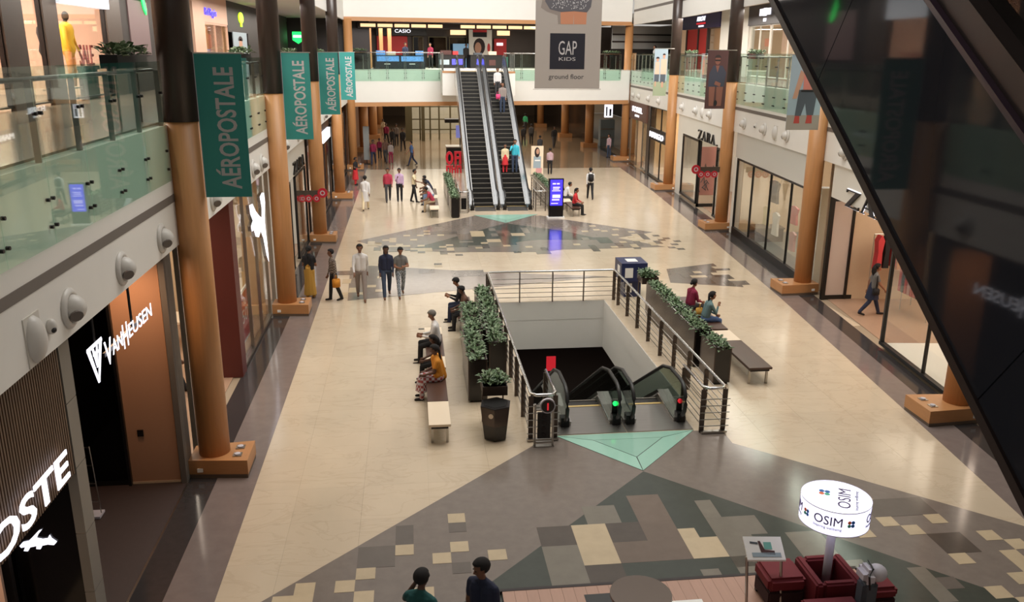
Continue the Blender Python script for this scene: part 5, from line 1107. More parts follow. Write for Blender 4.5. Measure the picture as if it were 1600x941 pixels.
def bin_(label, cx, cy, mat1='planter_brown', mat2='planter_black'):
    o = thing('litter_bin', label, 'bin', (cx, cy, 0), 'dark tapered litter bins')
    m = MB(); n = 6
    def ring(r, z): return [(cx+r*math.cos(math.radians(60*k+20)), cy+r*math.sin(math.radians(60*k+20))) for k in range(n)], z
    for (ra, za), (rb, zb), mt in (((0.25, 0.02), (0.29, 0.35), 'planter_black'), ((0.29, 0.35), (0.335, 0.74), 'planter_brown')):
        m = MB(); A, _ = ring(ra, za); B, _ = ring(rb, zb); va = m.verts([(x, y, za) for x, y in A]); vb = m.verts([(x, y, zb) for x, y in B])
        for k in range(n): m.face([va[k], va[(k+1) % n], vb[(k+1) % n], vb[k]])
        m.face(va[::-1]); m.face(vb); m.build('shell', mt, o)
    m = MB(); A, _ = ring(0.335, 0); m.prism(A, 0.74, 0.76); m.build('rim', 'dark_metal', o); A, _ = ring(0.25, 0); MB().prism(A, 0.76, 0.765).build('opening', 'black', o)
    MB().lathe([(0.05, 0), (0.05, 0.01)], (cx-0.12, cy-0.28, 0.6), (-0.4, -1, 0.1), 16).build('badge', 'bench_white', o)
bin_('dark hexagonal tapered litter bin in front of the left planters', 1.58, 15.85)
def bench(label, x0, x1, y0, y1, tops, group):
    o = thing('bench', label, 'bench', ((x0+x1)/2, (y0+y1)/2, 0), group)
    for a, b, mt in tops: MB().box(x0, x1, y0+a+0.01, y0+b-0.01, 0.40, 0.45).build('seat', mt, o)
    MB().box(x0+0.05, x1-0.05, y0+0.05, y1-0.05, 0.34, 0.40).build('frame', 'dark_metal', o)
    for y in (y0+0.15, y1-0.15):
        for x in (x0+0.07, x1-0.07): MB().box(x-0.025, x+0.025, y-0.025, y+0.025, 0.0, 0.34).build('leg', 'steel', o)
bench('bench of dark and white seats with the saree wearer, nearest on the left', 0.22, 0.66, 15.6, 18.7, [(0, 1.2, 'bench_white'), (1.2, 3.1, 'bench_wood')], 'benches left of the well')
bench('bench of dark and white seats under the man in the white shirt', 0.25, 0.70, 18.8, 21.9, [(0, 0.8, 'bench_white'), (0.8, 2.5, 'bench_wood'), (2.5, 3.1, 'bench_white')], 'benches left of the well')
bench('bench beside the farthest planter on the left of the well', 1.2, 1.66, 22.5, 24.8, [(0, 2.3, 'bench_wood')], 'benches left of the well')
bench('long dark bench with a white end on the right of the well', 7.85, 8.42, 18.05, 20.9, [(0, 2.0, 'bench_wood'), (2.0, 2.85, 'bench_white')], 'benches right of the well')
bench('bench under the two seated women on the right of the well', 7.85, 8.42, 21.0, 24.2, [(0, 3.2, 'bench_wood')], 'benches right of the well')
bench('white and dark bench near the left rising escalator', 0.84, 1.28, 39.9, 43.0, [(0, 1.0, 'bench_white'), (1.0, 3.1, 'bench_wood')], 'benches by the rising escalators')
bench('second bench near the left rising escalator, farther', 0.88, 1.32, 43.1, 46.2, [(0, 1.0, 'bench_white'), (1.0, 3.1, 'bench_wood')], 'benches by the rising escalators')
bench('short bench under the woman in red right of the blue kiosk', 7.6, 8.06, 39.65, 41.4, [(0, 1.75, 'bench_wood')], 'benches by the rising escalators')
bench('bench behind the woman in red right of the blue kiosk', 7.5, 7.96, 41.5, 44.0, [(0, 2.5, 'bench_white')], 'benches by the rising escalators')
o = thing('poster_cube', 'navy cube kiosk with white notices at the far corner of the well', 'kiosk', (7.0, 26.1, 0))
MB().box(6.75, 7.3, 25.85, 26.45, 0.0, 0.55).build('stem', 'navy_box', o); MB().box(6.6, 7.45, 25.7, 26.6, 0.55, 1.15).build('cube', 'navy_box', o)
for b in ((6.72, 6.98, 25.69, 25.7, 0.68, 1.0), (6.78, 7.0, 25.84, 25.85, 0.15, 0.45)): MB().box(*b).build('notice', 'white', o)
MB().box(7.45, 7.46, 25.95, 26.3, 0.68, 1.02).build('notice', 'white', o); MB().box(6.85, 7.2, 25.95, 26.35, 1.15, 1.155).build('notice', 'white', o); MB().box(6.59, 6.6, 25.9, 26.2, 0.68, 1.02).build('notice', 'white', o)
o = thing('digital_totem', 'upright totem with a glowing violet blue screen before the right escalator', 'screen', (6.8, 39.6, 0))
MB().box(6.46, 7.16, 39.5, 39.72, 0.07, 1.9).build('body', 'black_gloss', o); MB().box(6.40, 7.22, 39.4, 39.82, 0.0, 0.07).build('foot', 'white', o)
sc = MB().box(6.52, 7.10, 39.48, 39.5, 0.62, 1.84).build('screen', 'lit_blue', o)
M('screen_text', (170, 160, 255), 0.5, emit=1.6)
for a, b, z, h in ((6.62, 6.78, 1.62, 0.07), (6.82, 6.96, 1.62, 0.07), (6.64, 6.98, 1.46, 0.05), (6.64, 6.94, 1.38, 0.05), (6.6, 7.0, 1.3, 0.04), (6.62, 7.0, 0.98, 0.16), (6.6, 6.96, 0.86, 0.07), (6.56, 6.9, 0.7, 0.04)): MB().box(a, b, 39.474, 39.48, z, z+h).build('screen_text', 'screen_text', sc)
o = thing('standing_poster', 'standing poster of a woman in a pale blue top right of the escalators', 'poster', (8.0, 54, 0)); MB().box(7.62, 8.4, 53.9, 53.96, 0.1, 1.9).build('sheet', 'bench_white', o); MB().box(7.6, 8.42, 53.85, 54.1, 0.0, 0.1).build('foot', 'steel', o)
for n_, (mt, pts) in enumerate((('cloth_pink', [(7.9, 0.15), (8.3, 0.15), (8.32, 0.5), (7.95, 0.55)]), ('ph_sky', [(7.75, 0.5), (8.25, 0.5), (8.25, 1.25), (7.78, 1.25)]), ('ph_hair', ell(8.0, 1.5, 0.17, 0.32)), ('ph_skin', ell(8.03, 1.55, 0.1, 0.17)), ('white', [(7.85, 0.95), (8.2, 0.95), (8.2, 1.03), (7.85, 1.03)]))): poly2(MB(), pts, (0, 53.9-0.004*n_, 0), (1, 0, 0), (0, 0, 1), 0.004).build('print', mt, o)
o = thing('letter_sculpture', 'free standing big red letters left of the rising escalators', 'sign', (2.75, 55.7, 0))
rs = M('big_red', (206, 36, 54), 0.4)
m = MB(); poly = ell(2.5, 0.95, 0.26, 0.42, 20)
m = MB(); outer = ell(2.5, 0.97, 0.25, 0.42, 20); inner = ell(2.5, 0.97, 0.10, 0.25, 20)
for k in range(20): m.sheet([(outer[k][0], 55.6, outer[k][1]), (outer[(k+1) % 20][0], 55.6, outer[(k+1) % 20][1]), (inner[(k+1) % 20][0], 55.6, inner[(k+1) % 20][1]), (inner[k][0], 55.6, inner[k][1])], (0, 0.25, 0))
m.build('letter', 'big_red', o); MB().box(2.82, 2.96, 55.6, 55.85, 0.55, 1.39).box(3.12, 3.27, 55.6, 55.85, 0.55, 1.39).box(2.96, 3.12, 55.6, 55.85, 0.9, 1.05).box(2.96, 3.12, 55.6, 55.85, 1.25, 1.39).build('letter', 'big_red', o)
for k, x in enumerate((2.27, 2.62, 2.97)): MB().box(x, x+0.1, 55.55, 55.85, 0.0, 0.5).box(x+0.2, x+0.3, 55.55, 55.85, 0.0, 0.5).box(x+0.1, x+0.2, 55.55, 55.85, 0.36 if k != 1 else 0.2, 0.5 if k != 1 else 0.32).build('letter', 'big_red', o)
# ------------------------------------------------------------------ kiosk in the foreground
o = struct('floor_kiosk_deck', MB().box(1.15, 6.6, 6.0, 10.64, 0.0, 0.035), 'dark_metal')
for k in range(31):
    x = 1.16+k*0.175
    if x > 6.5: break
    y0 = 7.5+(k % 3)*0.4
    MB().box(x, x+0.172, y0, 10.6, 0.035, 0.055).build('plank', 'kiosk_wood', o); MB().box(x, x+0.172, 6.0, y0-0.004, 0.035, 0.055).build('plank', 'kiosk_wood', o)
MB().box(1.13, 6.62, 10.6, 10.66, 0.0, 0.06).build('edge_trim', 'panel_trim', o)
DZ = 0.055
def osim():
    cx, cy, r, z0, z1 = 5.80, 10.02, 0.47, 1.30, 1.66
    o = thing('lit_drum_sign', 'round white glowing drum sign on a pole above red seats', 'sign', (cx, cy, DZ))
    MB().tube([(cx, cy, DZ), (cx, cy, z0)], 0.06, 14).build('pole', 'grey_plastic', o, smooth=True)
    MB().lathe([(0.2, DZ), (0.2, DZ+0.03)], (cx, cy, 0), n=20).build('foot', 'steel', o)
    lit = M('lit_drum', (250, 250, 255), 0.4, emit=0.95, ergb=(226, 226, 255))
    d = smooth_angle(MB().lathe([(r, z0), (r, z1)], (cx, cy, 0), n=48).build('drum', 'lit_drum', o))
    for z in (z0, z1): MB().lathe([(r+0.004, z-0.006), (r+0.004, z+0.006)], (cx, cy, 0), n=48, cap=False).build('rim', 'grey_plastic', o)
    M('ink_purple', (64, 40, 96), 0.5); M('ink_grey', (150, 150, 170), 0.5); M('ink_orange', (240, 120, 70), 0.5); M('ink_blue', (30, 110, 190), 0.5); M('ink_green', (90, 190, 160), 0.5)
    # top face lettering, turned
    a = math.radians(62); Rr = Vector((math.cos(a), math.sin(a), 0)); U = Vector((-math.sin(a), math.cos(a), 0)); oo = Vector((cx, cy, z1))
    text_mb('OSIM', 0.56, 0.17, oo+Rr*-0.30+U*-0.19, Rr, U, 0.004).build('lettering', 'ink_purple', d)
    text_mb('Inspiring wellbeing', 0.56, 0.06, oo+Rr*-0.30+U*-0.30, Rr, U, 0.004).build('lettering', 'ink_grey', d)
    def flower(p, Rr, U, s, parent):
        for k, (mt, ang) in enumerate((('ink_orange', 135), ('ink_blue', 45), ('ink_blue', -45), ('ink_green', 225))):
            c, s_ = math.cos(math.radians(ang)), math.sin(math.radians(ang))
            poly2(MB(), ell(c*s*0.6, s_*s*0.6, s*0.42, s*0.42, 12), p, Rr, U, 0.004).build('petal', mt, parent)
    flower(oo+Rr*0.06+U*0.16, Rr, U, 0.09, d)
    # band lettering bent around the drum
    def band(s, ang0, width, zz, h, mt, rev=False):
        m = text_mb(s, width, h, (0, 0, 0), (1, 0, 0), (0, 0, 1), 0.004)
        for v in m.bm.verts:
            t = ang0+v.co.x/r; rr_ = r+0.001-v.co.y; z = v.co.z
            v.co = Vector((cx+rr_*math.cos(t), cy+rr_*math.sin(t), zz+z))
        m.build('lettering', mt, d)
    for c0 in (math.radians(-152), math.radians(-58), math.radians(40), math.radians(130)):
        band('OSIM', c0, 0.38, z0+0.15, 0.13, 'ink_purple'); band('Inspiring wellbeing', c0, 0.38, z0+0.08, 0.045, 'ink_grey')
        t = c0+0.50/r; p = Vector((cx+(r+0.002)*math.cos(t), cy+(r+0.002)*math.sin(t), z0+0.2)); flower(p, Vector((-math.sin(t), math.cos(t), 0)), Vector((0, 0, 1)), 0.06, d)
osim()
def rounded(m, x0, x1, y0, y1, z0, z1, b=0.05):
    q = MB().box(x0, x1, y0, y1, z0, z1); bmesh.ops.bevel(q.bm, geom=q.bm.edges[:]+q.bm.verts[:], offset=b, segments=3, affect='EDGES'); return q
def seat_block(label, x0, x1, y0, y1, h, hollow=False):
    o = thing('red_seat', label, 'seat', ((x0+x1)/2, (y0+y1)/2, DZ), 'red upholstered seats of the kiosk')
    if hollow:
        t = 0.12
        for b in ((x0, x0+t, y0, y1), (x1-t, x1, y0, y1), (x0+t, x1-t, y0, y0+t), (x0+t, x1-t, y1-t, y1)): rounded(None, *b, DZ+0.05, DZ+h, 0.03).build('wall_cushion', 'sofa_red', o)
        MB().box(x0+t, x1-t, y0+t, y1-t, DZ+0.05, DZ+0.12).build('seat', 'sofa_inner', o)
    else:
        rounded(None, x0, x1, y0, y1, DZ+0.28, DZ+h, 0.05).build('cushion', 'sofa_red', o); rounded(None, x0+0.02, x1-0.02, y0+0.02, y1-0.02, DZ+0.04, DZ+0.28, 0.02).build('body', 'sofa_inner', o)
    for x in (x0+0.06, x1-0.06):
        for y in (y0+0.06, y1-0.06): MB().box(x-0.03, x+0.03, y-0.03, y+0.03, DZ, DZ+0.05).build('leg', 'black', o)
seat_block('hollow red upholstered surround at the foot of the drum sign', 5.42, 6.12, 9.55, 10.28, 0.52, True)
seat_block('red upholstered seat left of the drum sign', 4.82, 5.38, 9.75, 10.3, 0.50)
seat_block('red upholstered seat right of the drum sign', 6.16, 6.58, 9.45, 9.95, 0.46)
seat_block('red upholstered seat nearest the viewer below the drum sign', 5.1, 5.9, 8.7, 9.45, 0.42)
o = thing('massager', 'pale grey neck massager device standing beside the drum sign', 'massager', (6.0, 9.3, DZ))
rounded(None, 5.88, 6.10, 9.18, 9.42, DZ, DZ+0.75, 0.05).build('column', 'ph_grey', o); smooth_angle(rounded(None, 5.86, 6.06, 9.14, 9.46, DZ+0.72, DZ+0.95, 0.07).build('head', 'grey_plastic', o)); MB().ball((6.1, 9.3, DZ+0.84), (0.14, 0.13, 0.12), 16, 10).build('pad', 'grey_plastic', o, smooth=True)
MB().tube([(5.93, 9.13, DZ+0.7), (5.90, 9.14, DZ+0.9), (5.98, 9.2, DZ+0.97), (6.02, 9.4, DZ+0.97)], 0.014, 6).build('cable', 'black', o)
o = thing('display_stand', 'small white framed display stand with a product picture', 'display stand', (4.77, 9.9, DZ))
m = MB()
for x in (4.52, 5.02): m.tube([(x, 9.75, DZ), (x, 9.9, 0.86)], 0.022, 8)
m.build('legs', 'steel', o)
p0, p1, p2, p3 = (4.5, 9.82, 0.84), (5.06, 9.82, 0.80), (5.06, 10.06, 1.02), (4.5, 10.06, 1.06)
MB().sheet([p0, p1, p2, p3], (0, 0, 0.025)).build('panel', 'white', o)
up = Vector((0, 0.24, 0.22)); Rr = Vector((0.56, 0, -0.04)); b0 = Vector(p0)+Vector((0, -0.002, 0.027))
for mt, pts in (('ph_sky', [(0.15, 0.12), (0.9, 0.12), (0.9, 0.3), (0.15, 0.3)]), ('ph_brown', [(0.4, 0.25), (0.75, 0.2), (0.75, 0.38), (0.5, 0.42), (0.42, 0.8), (0.36, 0.8)]), ('ph_grey', [(0.15, 0.7), (0.35, 0.66), (0.35, 0.74), (0.15, 0.78)]), ('cloth_teal', [(0.5, 0.45), (0.7, 0.45), (0.7, 0.75), (0.5, 0.75)])):
    MB().sheet([b0+Rr*a+up*b for a, b in pts], (0, 0, 0.004)).build('print', mt, o)
o = thing('round_stool', 'dark round table top at the bottom edge of the view', 'table', (2.95, 9.75, DZ)); MB().lathe([(0.42, 0.52), (0.42, 0.56)], (2.95, 9.65, 0), n=32).build('top', 'post_brown', o); MB().tube([(2.95, 9.65, DZ), (2.95, 9.65, 0.52)], 0.05).build('stem', 'dark_metal', o); MB().lathe([(0.22, DZ), (0.22, DZ+0.02)], (2.95, 9.65, 0), n=20).build('foot', 'dark_metal', o)
o = thing('floor_mat', 'black mat under the round table', 'mat', (2.9, 10.2, DZ)); MB().box(2.35, 3.55, 9.9, 10.38, DZ, DZ+0.006).build('mat', 'black', o); MB().box(2.33, 3.57, 9.88, 10.4, DZ, DZ+0.003).build('hem', 'rubber', o)
o = thing('leaflet', 'white paper sheet lying right of the round table', 'paper', (3.7, 9.95, DZ)); MB().box(3.4, 4.0, 9.85, 10.12, DZ, DZ+0.004).build('sheet', 'white', o); MB().box(3.45, 3.6, 9.95, 10.0, DZ+0.004, DZ+0.005).build('print', 'grey_plastic', o)
# ------------------------------------------------------------------ people
PEOPLE = []
def pm(name, rgb, rough=0.85, **kw): return M(name, rgb, rough, **kw)
for nm, c in dict(sk_a=(122, 84, 64), sk_b=(146, 102, 78), sk_c=(96, 66, 52), hair_black=(22, 18, 18), hair_grey=(110, 104, 98), shoe_dark=(34, 28, 26), shoe_brown=(110, 74, 50), shoe_white=(200, 198, 192),
                  c_white=(214, 210, 208), c_cream=(214, 196, 160), c_lilac=(190, 160, 190), c_crimson=(170, 50, 72), c_red=(200, 44, 50), c_navy=(36, 42, 66), c_blue=(72, 96, 140), c_jeans=(52, 64, 84), c_paleblue=(110, 128, 156), c_grey=(112, 110, 108), c_darkgrey=(58, 56, 58), c_black=(28, 26, 28), c_brown=(92, 64, 50), c_mustard=(188, 142, 60), c_turq=(60, 176, 196), c_green=(60, 160, 110), c_teal=(96, 120, 122), c_maroon=(128, 28, 60), c_orange=(206, 134, 40), c_khaki=(170, 146, 116), c_taupe=(140, 128, 122), c_pink=(220, 70, 120), c_plaid=(120, 92, 104), c_check=(96, 84, 76)).items(): pm(nm, c, 0.6 if nm.startswith('sk') else 0.85)
def checker(name, a, b, sc):
    m = M(name, a, 0.85); nt = m.node_tree; p = nt.nodes['Principled BSDF']; tc = nt.nodes.new('ShaderNodeTexCoord'); ck = nt.nodes.new('ShaderNodeTexChecker')
    ck.inputs['Scale'].default_value = sc; ck.inputs[1].default_value = (*lin(a), 1); ck.inputs[2].default_value = (*lin(b), 1); nt.links.new(tc.outputs['Object'], ck.inputs[0]); nt.links.new(ck.outputs[0], p.inputs[0])
checker('c_plaid_red', (150, 70, 84), (206, 200, 206), 22); checker('c_plaid_brown', (74, 60, 54), (150, 136, 124), 24); checker('c_floral', (196, 190, 196), (150, 70, 70), 16); checker('c_pattern', (170, 176, 184), (84, 92, 100), 26)

def capsule(bm, p0, p1, r0, r1, flat=False, n=10):
    p0, p1 = Vector(p0), Vector(p1); t = (p1-p0)
    if t.length < 1e-5: t = Vector((0, 0, 1))
    L_ = t.length; t.normalize(); up = Vector((0, 0, 1)) if abs(t.z) < 0.9 else Vector((0, 1, 0)); u = t.cross(up).normalized(); w = u.cross(t)
    prof = [(-r0*math.cos(a), r0*math.sin(a)) for a in (0.35, 0.8, 1.57)]+[(L_+r1*math.cos(a), r1*math.sin(a)) for a in (1.57, 0.8, 0.35)]
    if flat: prof = [(0, r0*0.98), (0.001, r0), (L_-0.001, r1), (L_, r1*0.98)]
    rings = [[bm.verts.new(p0+t*h+(u*math.cos(k*2*math.pi/n)+w*math.sin(k*2*math.pi/n))*r) for k in range(n)] for h, r in prof]
    for A, B in zip(rings, rings[1:]):
        for k in range(n): bm.faces.new((A[k], A[(k+1) % n], B[(k+1) % n], B[k]))
    bm.faces.new(rings[0][::-1]); bm.faces.new(rings[-1])

def person(label, x, y, z, h, head, pose='stand', top='c_white', bottom='c_darkgrey', skin='sk_a', shoes='shoe_dark', hair='short', hairc='hair_black', voxel=0.016, lean=None, arms=None, legs=None, sleeve='long', skirt=None, look=0.0, nod=0.0, kurta=None, seat=0.45, group=None, extra=None, drape=None):
    s = h/1.72; S = lambda v: v*s; V = Vector
    LEGS = {'stand': ((3, 2), (-3, 2)), 'walk': ((24, 6), (-18, 18)), 'step': ((-16, 22), (22, 4)), 'sit': ((84, 84), (80, 76)), 'sitl': ((84, 70), (84, 90))}[pose if pose != 'phone' else 'stand'] if legs is None else legs
    ARMS = {'stand': ((2, 7, 10, 2), (2, 7, 10, 2)), 'walk': ((-20, 8, 14, 2), (22, 8, 22, 4)), 'step': ((22, 8, 22, 4), (-20, 8, 14, 2)), 'sit': ((14, 9, 58, 22), (18, 9, 52, 20)), 'sitl': ((14, 8, 62, 22), (16, 8, 50, 14)), 'phone': ((12, 8, 80, 25), (4, 8, 95, 25))}[pose] if arms is None else arms
    ln = math.radians((8 if pose in ('sit', 'sitl') else 3) if lean is None else lean)
    D = math.radians; P = []     # primitives: p0,p1,r0,r1,mat,flat
    pel = V((0, 0, 0)); tor = lambda a, f, u_: pel+V((a, -math.cos(ln)*f-math.sin(ln)*u_, math.cos(ln)*u_-math.sin(ln)*f))*s
    low = bottom
    ank = []
    for e, (th, kb) in zip((-1, 1), LEGS):
        hp = V((e*0.095, 0, -0.02))*s; a = D(th); kn = hp+V((e*0.012, -math.sin(a), -math.cos(a)))*S(0.43); b = D(th-kb); an = kn+V((0, -math.sin(b), -math.cos(b)))*S(0.42)
        P.append((hp, kn, S(0.096), S(0.068), low, 0)); P.append((kn, kn+(an-kn)*0.35, S(0.068), S(0.066), low, 0)); P.append((kn+(an-kn)*0.35, an, S(0.066), S(0.056), low, 0))
        ft = D(min(0, th-kb)*0.5); toe = an+V((0, -math.cos(ft), math.sin(ft)-0.32))*S(0.155); P.append((an+V((0, 0.02, -0.045))*s, toe, S(0.042), S(0.034), shoes, 0)); ank.append(an.z-S(0.09))
    P.append((V((-0.06, 0.0, -0.02))*s, V((0.06, 0.0, -0.02))*s, S(0.108), S(0.108), low, 0))
    for e in (-1, 1):
        P.append((tor(e*0.062, 0, 0.06), tor(e*0.07, 0.0, 0.22), S(0.114), S(0.108), top, 0)); P.append((tor(e*0.07, 0, 0.22), tor(e*0.086, 0.0, 0.42), S(0.108), S(0.104), top, 0))
    P.append((tor(-0.03, 0, 0.505), tor(-0.160, 0, 0.448), S(0.058), S(0.058), top, 0)); P.append((tor(0.03, 0, 0.505), tor(0.160, 0, 0.448), S(0.058), S(0.058), top, 0)); P.append((tor(0, -0.01, 0.46), tor(0, 0.01, 0.54), S(0.075), S(0.058), top, 0))
    if kurta: P.append((tor(0, 0, 0.10), V((0, 0, -kurta))*s, S(0.15), S(0.19), top, 1))
    if skirt: P.append((V((0, 0, 0.10))*s, V((0, 0.01, -skirt))*s, S(0.14), S(0.22), low, 1))
    if skirt and pose.startswith('sit'):
        P.pop(); kn = V((0, -0.42, -0.04))*s; P.append((V((-0.05, -0.02, 0))*s, kn+V((-0.05, 0, 0))*s, S(0.12), S(0.11), low, 0)); P.append((V((0.05, -0.02, 0))*s, kn+V((0.05, 0, 0))*s, S(0.12), S(0.11), low, 0)); P.append((kn, kn+V((0, -0.02, -0.33))*s, S(0.13), S(0.17), low, 1))
    neck, hc = tor(0, 0.02, 0.60), tor(0, 0.03, 0.705)
    P.append((tor(0, 0.0, 0.50), neck, S(0.052), S(0.047), skin, 0))
    hr = Matrix.Rotation(D(look), 3, 'Z') @ Matrix.Rotation(D(nod), 3, 'X'); hd = lambda a, f, u_: hc+hr @ (V((a, -f, u_))*s)
    P += [(hd(0, 0.0, 0.03), hd(0, -0.022, 0.035), S(0.086), S(0.090), skin, 0), (hd(0, 0.022, -0.058), hd(0, 0.01, 0.02), S(0.060), S(0.078), skin, 0), (hd(0, 0.088, 0.0), hd(0, 0.098, -0.024), S(0.010), S(0.015), skin, 0)]
    for e in (-1, 1): P.append((hd(e*0.08, -0.012, 0.012), hd(e*0.082, -0.008, -0.02), S(0.014), S(0.011), skin, 0))
    sl = {'long': 2, 'short': 1, 'none': 0}[sleeve]
    for e, (f, ot, eb, inn) in zip((-1, 1), ARMS):
        sh = tor(e*0.170, 0, 0.442); a = D(f)-ln*0 ; o_ = D(ot); el = sh+V((e*math.sin(o_), -math.sin(a)*math.cos(o_), -math.cos(a)*math.cos(o_)))*S(0.285)
        b = D(f+eb); i_ = D(inn); fd_ = V((-e*math.sin(i_), -math.sin(b)*math.cos(i_), -math.cos(b)*math.cos(i_))); wr = el+fd_*S(0.245)
        mid = sh+(el-sh)*0.55
        P.append((sh, mid, S(0.060), S(0.057), top if sl >= 1 else skin, 0)); P.append((mid, el, S(0.050), S(0.045), top if sl >= 2 else skin, 0)); P.append((el, wr-fd_*S(0.02), S(0.041), S(0.030), top if sl >= 2 else skin, 0))
        pal = wr+fd_*S(0.085); P.append((wr, pal, S(0.026), S(0.034), skin, 0))
        sd = fd_.cross(V((1, 0, 0)) if abs(fd_.x) < 0.8 else V((0, 0, 1))).normalized(); nr = sd.cross(fd_)
        for k, L_ in enumerate((0.062, 0.075, 0.070, 0.052)):
            q = pal+sd*S((k-1.5)*0.023); q1 = q+(fd_+sd*(k-1.5)*0.12+nr*0.25*e).normalized()*S(L_*0.6); P.append((q, q1, S(0.0115), S(0.0105), skin, 0)); P.append((q1, q1+(fd_+nr*0.9*e).normalized()*S(L_*0.5), S(0.0105), S(0.009), skin, 0))
        tb = wr+fd_*S(0.03)-sd*S(0.026); P.append((tb, tb+(fd_*0.8-sd*0.7).normalized()*S(0.055), S(0.013), S(0.010), skin, 0))
    if drape:
        P.append((tor(-0.10, 0.07, 0.46), tor(0.12, 0.06, 0.08), S(0.075), S(0.085), drape, 0)); P.append((tor(-0.12, -0.06, 0.48), tor(-0.08, -0.10, -0.05), S(0.075), S(0.09), drape, 0)); P.append((tor(-0.13, 0.03, 0.48), tor(-0.13, -0.03, 0.48), S(0.075), S(0.075), drape, 0))
    base = min(ank)
    dz = (seat-z+S(0.105)) if pose.startswith('sit') else -base
    if pose.startswith('sit'): dz = seat+S(0.10)
    PEOPLE.append(dict(label=label, loc=(x, y, z), rot=D(head), P=[(a+V((0, 0, dz)), b+V((0, 0, dz)), r0, r1, m, fl) for a, b, r0, r1, m, fl in P], hc=hc+V((0, 0, dz)), hr=hr, s=s, hair=hair, hairc=hairc, voxel=voxel, group=group, extra=extra, skin=skin))
def finish_people():
    tmp = []
    for q in PEOPLE:
        bm = bmesh.new()
        for p0, p1, r0, r1, m, fl in q['P']: capsule(bm, p0, p1, r0, r1, fl)
        bmesh.ops.recalc_face_normals(bm, faces=bm.faces[:])
        me = bpy.data.meshes.new('person'); bm.to_mesh(me); bm.free()
        o = bpy.data.objects.new('person', me); COL.objects.link(o)
        md = o.modifiers.new('r', 'REMESH'); md.mode = 'VOXEL'; md.voxel_size = q['voxel']; md.use_smooth_shade = True
        sm_ = o.modifiers.new('s', 'SMOOTH'); sm_.factor = 0.5; sm_.iterations = 2
        tmp.append(o)
    dg = bpy.context.evaluated_depsgraph_get()
    for q, o in zip(PEOPLE, tmp):
        me = bpy.data.meshes.new_from_object(o.evaluated_get(dg)); o.modifiers.clear(); old = o.data; o.data = me; bpy.data.meshes.remove(old); me.name = 'person'
        me.materials.clear(); mats = list(dict.fromkeys(p[4] for p in q['P']))
        for m in mats: me.materials.append(MATS[m])
        n = len(me.polygons); C_ = np.empty(n*3, np.float32); me.polygons.foreach_get('center', C_); C_ = C_.reshape(-1, 3)
        best = np.full(n, 1e9); idx = np.zeros(n, np.int32)
        for p0, p1, r0, r1, m, fl in q['P']:
            a = np.array(p0); d = np.array(p1)-a; L2 = max(d@d, 1e-9); t = np.clip(((C_-a)@d)/L2, 0, 1)
            dist = np.linalg.norm(C_-a-t[:, None]*d, axis=1)-(r0+(r1-r0)*t)
            k = dist < best; best[k] = dist[k]; idx[k] = mats.index(m)
        me.polygons.foreach_set('material_index', idx); me.polygons.foreach_set('use_smooth', [True]*n); me.update()
        o.location = q['loc']; o.rotation_euler = (0, 0, q['rot']); o['label'] = q['label']; o['category'] = 'person'; o['_w'] = (0, 0, 0)
        if q['group']: o['group'] = q['group']
        s, hc, hr = q['s'], q['hc'], q['hr']
        def child(nm, mb, mt, smooth=True):
            me2 = bpy.data.meshes.new(nm); bmesh.ops.recalc_face_normals(mb.bm, faces=mb.bm.faces[:]); mb.bm.to_mesh(me2); mb.bm.free(); me2.materials.append(MATS[mt])
            if smooth: me2.polygons.foreach_set('use_smooth', [True]*len(me2.polygons))
            c = bpy.data.objects.new(nm, me2); COL.objects.link(c); c.parent = o; return c
        hd = lambda a, f, u_: hc+hr @ (Vector((a, -f, u_))*s)
        m = MB(); m.ball((0, 0, 0), 1.0, 16, 12)
        kill = [f for f in m.bm.faces if (f.calc_center_median().y < -0.30 and f.calc_center_median().z < 0.42) or f.calc_center_median().z < -0.62 or (f.calc_center_median().y < 0.12 and f.calc_center_median().z < -0.05)]
        bmesh.ops.delete(m.bm, geom=kill, context='FACES')
        for v in m.bm.verts: c = v.co; v.co = hd(c.x*0.102, -0.010-c.y*0.118, 0.036+c.z*0.104)
        bmesh.ops.solidify(m.bm, geom=m.bm.faces[:], thickness=0.008)
        if q['hair'] in ('long', 'tail'): m.tube([hd(0, -0.085, 0.05), hd(0, -0.115, -0.05), hd(0, -0.11, -0.16), hd(0, -0.10, -0.30)], [0.06*s, (0.078 if q['hair'] == 'long' else 0.035)*s, (0.08 if q['hair'] == 'long' else 0.03)*s, 0.025*s], 10)
        if q['hair'] == 'bun': m.ball(hd(0, -0.12, 0.0), 0.05*s, 10, 6)
        child('hair', m, q['hairc'])
        m = MB()
        for e in (-1, 1): m.ball(hd(e*0.032, 0.082, 0.012), (0.012*s, 0.008*s, 0.007*s), 8, 5)
        child('eyes', m, 'hair_black')
        m = MB(); m.ball(hd(0, 0.078, -0.052), (0.022*s, 0.008*s, 0.007*s), 8, 5); child('mouth', m, 'c_brown')
        if q['extra']: q['extra'](o, child, s)
def backpack(mt='c_black'):
    def f(o, child, s):
        q = MB().box(-0.15*s, 0.15*s, 0.10*s, 0.25*s, 1.0*s, 1.42*s); bmesh.ops.bevel(q.bm, geom=q.bm.edges[:], offset=0.05*s, segments=3, affect='EDGES'); child('backpack', q, mt)
        m = MB()
        for e in (-1, 1): m.tube([(e*0.11*s, 0.12*s, 1.40*s), (e*0.11*s, 0.0, 1.50*s), (e*0.11*s, -0.12*s, 1.38*s), (e*0.12*s, -0.1*s, 1.15*s), (e*0.13*s, 0.1*s, 1.05*s)], 0.018*s, 6)
        child('straps', m, mt)
    return f
